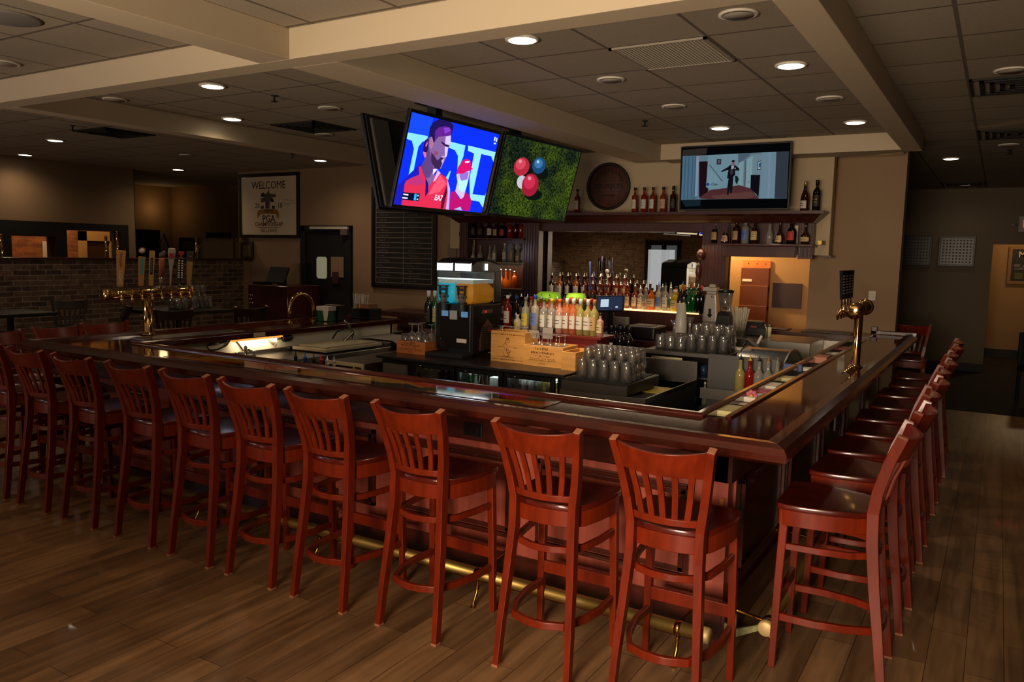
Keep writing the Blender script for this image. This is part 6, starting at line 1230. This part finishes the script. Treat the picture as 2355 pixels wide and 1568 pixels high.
# lit room: doorway with mirror and lamp
a, b_ = at_x(182, 531, -13.25), at_x(258, 594, -13.25)
fr = MB().box(-13.3, -13.2, a.y, a.y + .1, .4, a.z).box(-13.3, -13.2, b_.y - .06, b_.y, .4, a.z).box(-13.3, -13.2, a.y, b_.y, a.z - .16, a.z)
t = thing('picture_frame', 'broad pale lit door frame with a dark panel in the brick room', 'door frame'); fr.build('frame', mat('frame_pale', '#b89460', .5), t); MB().box(-13.3, -13.24, a.y + .1, b_.y - .06, .4, a.z - .16).build('dark_panel', mat('panel_olive', '#3c2810', .5), t)
for (loc, e, c) in (((-12.85, 6.4, 2.7), 22, (1, .62, .28)), ((-12.8, 7.5, 2.75), 22, (1, .72, .36)), ((-15.0, 10.5, 2.6), 1.5, (1, .64, .3))):
    l = bpy.data.lights.new('room_lamp', 'POINT'); l.energy = e; l.color = c; l.shadow_soft_size = .08; lo = bpy.data.objects.new('room_lamp', l); COL.objects.link(lo); lo.location = loc
# recess pictures
def framed(px0, py0, px1, py1, Y, label, fc, ic, draw=None, fw=.05):
    a, b_ = at_y(px0, py0, Y), at_y(px1, py1, Y); t = thing('framed_picture', label, 'picture', ((a.x + b_.x) / 2, Y, (a.z + b_.z) / 2)); w2, h2 = (b_.x - a.x) / 2, (a.z - b_.z) / 2
    MB().box(-w2, w2, -.03, 0, h2 - fw, h2).box(-w2, w2, -.03, 0, -h2, -h2 + fw).box(-w2, -w2 + fw, -.03, 0, -h2 + fw, h2 - fw).box(w2 - fw, w2, -.03, 0, -h2 + fw, h2 - fw).build('frame', fc, t, bevel=.004)
    MB().box(-w2 + fw, w2 - fw, -.012, 0, -h2 + fw, h2 - fw).build('picture', ic, t)
    return t, w2, h2
M_FR = mat('frame_black', '#120a08', .4)
framed(414, 546, 470, 594, 10.98, 'grey landscape picture in the amber recess', M_FR, mat('pic_grey', '#3c3a30', .6, var=.5, vscale=(4, 4, 4)))
framed(475, 533, 532, 600, 10.98, 'dark framed panel above the glass screen', M_FR, M_BLACKM)
a, b_ = at_x(309, 527, -15.28), at_x(352, 600, -15.28)
t = thing('dark_cabinet', 'tall black cabinet against the amber recess wall', 'cabinet', (-15.15, (a.y + b_.y) / 2, 0)); MB().box(-.14, .14, -(b_.y - a.y) / 2, (b_.y - a.y) / 2, 0, a.z).build('body', M_BLACKM, t, bevel=.006); MB().tube([(.16, .1, 1.7), (.17, .25, 2.1), (.16, .4, 1.75), (.17, .42, 1.62), (.16, .1, 1.62)], .025, 6).build('stool_legs', M_GREY, t)
framed(554, 555, 584, 596, 9.09, 'small brown framed picture below the welcome poster', mat('frame_brown', '#3c2418', .5), mat('pic_sepia', '#6c5440', .6, var=.3, vscale=(8, 8, 8)), fw=.04)
# welcome poster
t, w2, h2 = framed(551, 402, 690, 548, 9.09, 'framed welcome poster with trophy emblem and golf championship wording', M_FR, mat('poster_paper', '#c8b69a', .45, coat=.4), fw=.05)
INK = mat('poster_ink', '#1c1210', .7); INKG = mat('poster_grey', '#4a4038', .7); INKY = mat('poster_gold', '#8c5c1c', .6); INKR = mat('poster_red', '#5c2420', .7)
k = w2 / .69
lettering('WELCOME', t, INK, .17 * k, (0.0, -.0132, h2 * .63), (PI/2, 0, 0), sx=.95); lettering('20', t, INK, .11 * k, (-.26 * k, -.0132, h2 * .0), (PI/2, 0, 0)); lettering('18', t, INK, .11 * k, (.26 * k, -.0132, h2 * .0), (PI/2, 0, 0))
lettering('PGA', t, INK, .155 * k, (0, -.0132, -h2 * .41), (PI/2, 0, 0), font_bold=True); lettering('CHAMPIONSHIP', t, INKR, .092 * k, (0, -.0132, -h2 * .58), (PI/2, 0, 0), font_bold=True, sx=.98); lettering('BELLERIVE', t, INKR, .085 * k, (0, -.0132, -h2 * .77), (PI/2, 0, 0))
f = Flat(2 * w2, 2 * h2, ((55, 110), (1380, 65), (1380, 1505), (70, 1500)), 0, -.0122)
f.poly('#4a4038', (640, 860), (635, 700), (600, 720), (545, 730), (540, 640), (610, 620), (545, 600), (540, 540), (600, 500), (630, 540), (680, 520), (705, 430), (730, 520), (780, 540), (870, 545), (875, 610), (790, 620), (830, 710), (770, 720), (740, 690), (730, 860))
f.poly('#15100e', (545, 560), (600, 505), (625, 560), (560, 600)).poly('#15100e', (770, 640), (815, 640), (830, 715), (765, 715)).poly('#15100e', (540, 810), (600, 790), (610, 860), (540, 870)).poly('#15100e', (790, 790), (850, 800), (850, 870), (790, 860))
f.poly('#8c5c1c', (480, 900), (560, 875), (680, 862), (800, 868), (900, 885), (940, 950), (930, 1080), (890, 1040), (880, 985), (690, 970), (540, 990), (500, 1030), (465, 1080), (455, 960)); f.rect('#3c201c', 460, 1272, 940, 1282)
f.b.build('emblem', f.m, t); lettering('100TH', t, INK, .078 * k, (0, -.0145, -h2 * .165), (PI/2, 0, 0))
b = MB(); rr_ = random.Random(2)
for z, x0, x1 in ((.16, .32, .6), (.08, .3, .62), (.0, .3, .5)): b.tube([(x0 * k + (x1 - x0) * k * i / 14, -.0128, h2 * z + rr_.uniform(-.015, .015)) for i in range(15)], .002, 4)
b.build('signature', INKG, t)
# chalkboard menu
a, b_ = at_y(857, 440, 9.09), at_y(1004, 670, 9.09)
t, w2, h2 = framed(857, 430, 1004, 668, 9.09, 'black chalkboard menu ruled into two columns of handwritten lines', M_FR, mat('chalkboard', '#0e0b0b', .7), fw=.05)
b = MB(); y = -.014; ch = mat('chalk', '#8c827a', .9); nrow = 18; X0, X1_ = -w2 + .08, w2 - .08; rz = (2 * h2 - .16) / nrow
for r_ in range(nrow + 1): z = h2 - .08 - r_ * rz; b.box(X0, X1_, y, y + .003, z - .003, z + .003)
for x in (X0, 0, X1_): b.box(x - .003, x + .003, y, y + .003, -h2 + .08, h2 - .08)
b.build('ruled_lines', ch, t); b = MB(); rr_ = random.Random(9)
for r_ in range(nrow):
    zc = h2 - .08 - (r_ + .6) * rz
    for c in (X0 + .03, .06):
        n = rr_.randint(8, 22); x = c + rr_.uniform(0, .05); pts = []
        for i in range(n): pts.append((x, y, zc + (rr_.uniform(.004, .02) if i % 2 else rr_.uniform(-.014, 0)))); x += rr_.uniform(.008, .014)
        b.tube(pts, .0022, 4)
b.build('handwriting', mat('chalk_faint', '#8c827c', .9), t)
p = at_y(1040, 580, 9.08); tag(MB().box(p.x - .08, p.x + .07, 9.08, 9.1, p.z - .14, p.z + .12).build('wall_notice', mat('notice_grey', '#6c6054', .7)), 'faint grey notice on the wall right of the chalkboard', 'notice')
# wall shelf under the chalkboard
a, b_ = at_y(915, 712, 9.0), at_y(1015, 725, 9.0)
t = thing('wall_shelf', 'thick dark mahogany shelf stub left of the island bottles', 'shelf', (0, 0, 0)); MB().box(a.x, -6.15, 8.5, 9.1, .93, 1.0).box(a.x + .3, -6.2, 8.62, 9.1, 0, .93).build('shelf', M_MAHOGD, t, bevel=.006)
t = thing('newspaper', 'stack of folded papers on a ledge below the chalkboard', 'newspaper', (0, 0, 0)); p = at_y(895, 765, 8.2); MB().box(p.x - .22, p.x + .12, 8.05, 8.35, p.z - .05, p.z + .02).build('sheets', mat('news_grey', '#6c645c', .8), t, bevel=.01)
tag(MB().box(p.x - .3, p.x + .3, 8.0, 8.4, 0, p.z - .05).build('low_cabinet', M_MAHOGD, bevel=.004), 'low dark cabinet under the stack of folded papers', 'cabinet')
# host stand and second till by the partition end
p = at_y(648, 655, 8.4); t = thing('host_stand', 'dark wooden server station with a small black screen near the door', 'server station', (-9.35, 8.6, 0))
MB().box(-.35, .5, -.35, .3, 0, 1.28).build('body', M_MAHOGD, t, bevel=.01); m_ = MB(); m_.T = Matrix.Translation((-.0, -.1, 1.42)) @ Matrix.Rotation(math.radians(-25), 4, 'X'); m_.box(-.2, .2, 0, .03, -.12, .14).build('screen', M_BLACK, t, bevel=.006)
MB().box(-.05, .05, -.05, .05, 1.28, 1.38).box(-.3, -.1, -.3, -.1, 1.28, 1.32).build('stand', M_BLACK, t)
b = MB()
for dx, dz in ((-.28, 1.12), (-.24, 1.12), (-.3, 1.06), (-.26, 1.06), (-.29, 1.0), (-.24, 1.0)): b.ball((dx, -.36, dz), .012, 0, 8, 5)
b.build('ornament_studs', M_CHROME, t)
# high tables and chairs at left
def high_table(label, x, y, w_=.7, h=1.05):
    t = thing('high_table', label, 'table', (x, y, 0), 0, 'black high tables by the brick partition'); MB().box(-w_/2, w_/2, -w_/2, w_/2, h - .04, h).build('tabletop', M_TABLE, t, bevel=.006); MB().lathe([(.25, 0), (.24, .02), (.05, .05), (.035, .06), (.035, h - .06), (.12, h - .04)], 16).build('pedestal', M_BLACKM, t)
high_table('black high table at the left picture edge before the brick partition', -9.55, 4.75); high_table('black high table below the brass beer tower carrying glasses', -8.75, 6.35, .95)
for i, (px, py) in enumerate(((395, 700), (406, 700), (417, 700), (428, 701), (440, 702), (452, 702), (462, 702), (472, 702), (482, 702), (410, 706), (424, 707), (446, 708))):
    p = at_x(px, py, -8.72 + .12 * (i > 8)); cup('pint_up', (p.x, p.y, 1.05), 'clear glass on high table behind beer tower, %s row, %s from left' % ('rear' if i < 9 else 'front', ORD[i if i < 9 else i - 9]), 'glasses on the high table', 'pint_glass')
t = thing('glass_rack', 'second tier of clear glasses stacked on the high table', 'glass rack', (-8.72, 6.25, 1.199)); b = MB()
me = glass('pint_up'); [link('stacked_glass', me, t, loc=(.0, -.2 + .08 * k, 0)) for k in range(9)]
for (x, y, rz, l) in ((-9.0, 5.5, 2.6, 'dark stool pulled up to the left high tables, left of the brass tap ball'), (-8.2, 5.9, .9, 'dark stool back directly behind the brass beer tower'), (-8.0, 6.7, 1.3, 'dark stool at the far side of the high table with glasses'), (-9.9, 5.6, -2.2, 'dark stool against the brick partition behind the first high table')):
    stool(x, y, rz, l, 'dark stools at the high tables')

# ================================================================== hall at the right
def coin_frame(px0, py0, px1, py1, label, glow, back):
    t, w2, h2 = framed(px0, py0, px1, py1, 15.47, label, M_FR, mat(back, {'coin_back_dark': '#120a08', 'coin_back_grey': '#3c3230'}[back], .35), fw=.03)
    b = MB(); m_ = mat('coin_grey', '#544c48', .6)
    for r_ in range(8):
        for c in range(9 if w2 > .26 else 8):
            nC = 9 if w2 > .26 else 8; x = -w2 + .07 + (2 * w2 - .14) * c / (nC - 1); z = -h2 + .07 + (2 * h2 - .14) * r_ / 7; b.ball((x, -.02, z), .014, 0, 7, 4)
    b.build('coins', m_, t)
    return t, w2, h2
coin_frame(2068, 541, 2140, 611, 'square dark frame of coins beside the column edge, a spot of orange light on it', True, 'coin_back_dark'); coin_frame(2161, 543, 2240, 613, 'square frame of coins with silvery edge in the hall', False, 'coin_back_grey')
t, w2, h2 = framed(2322, 566, 2420, 656, 18.27, 'wood-framed dark notice board at the right picture edge', mat('frame_oak', '#7c5424', .5), mat('board_dark', '#1c1812', .6), fw=.06)
lettering('M', t, M_CREAM, .16, (-w2 + .22, -.02, h2 - .16), (PI/2, 0, 0), font_bold=True)
MB().box(-w2 + .1, -w2 + .2, -.02, -.012, h2 - .42, h2 - .34, 0).box(-w2 + .24, -w2 + .6, -.02, -.012, h2 - .4, h2 - .36, 0).box(-w2 + .1, -w2 + .26, -.02, -.012, -h2 + .28, -h2 + .32, 0).box(-w2 + .12, -w2 + .26, -.02, -.012, -h2 + .1, -h2 + .22, 1).build('pinned_notes', [M_GREY, mat('note_olive', '#4c4c20', .7)], t)
l = bpy.data.lights.new('hall_lamp', 'POINT'); l.energy = 26; l.color = (1, .68, .34); l.shadow_soft_size = .1; lo = bpy.data.objects.new('hall_lamp', l); COL.objects.link(lo); lo.location = (.5, 17.2, 2.7)
p = at_y(2346, 515, 15.3); t = thing('exit_sign', 'white exit sign with red lit panel at the right picture edge', 'exit sign', (p.x + .15, 15.4, p.z)); MB().box(-.17, .17, -.05, .05, -.13, .13).build('housing', mat('exit_white', '#8c8078', .5), t, bevel=.01); lettering('EXIT', t, emis('exit_red', '#ff2a1c', 1.6), .17, (.06, -.055, 0), (PI/2, 0, 0), font_bold=True); 
for q in (-.24, -.2): MB().ball((q, -.03, -.02), .018).build('lamp_head', M_CHROME, t)
t = thing('low_chair', 'black chair at the right edge of the hall', 'chair', (.62, 12.6, 0), .4); MB().box(-.25, .25, -.25, .25, .40, .47).build('seat', M_BLACKM, t, bevel=.02); MB().box(-.25, .25, .2, .26, .47, .92).build('backrest', M_BLACKM, t, bevel=.02); [MB().box(x - .02, x + .02, y - .02, y + .02, 0, .4).build('leg', M_BLACKM, t) for x in (-.22, .22) for y in (-.22, .22)]
# gate rail between the bar end and the column
t = thing('gate_rail', 'dark red service gate rail between the bar end and the wall column', 'gate', (0, 0, 0)); MB().box(-1.12, -.68, 9.22, 9.28, 1.06, 1.10).box(-1.12, -1.06, 9.22, 9.28, 0, 1.14).build('rail', M_MAHOGD, t, bevel=.006)
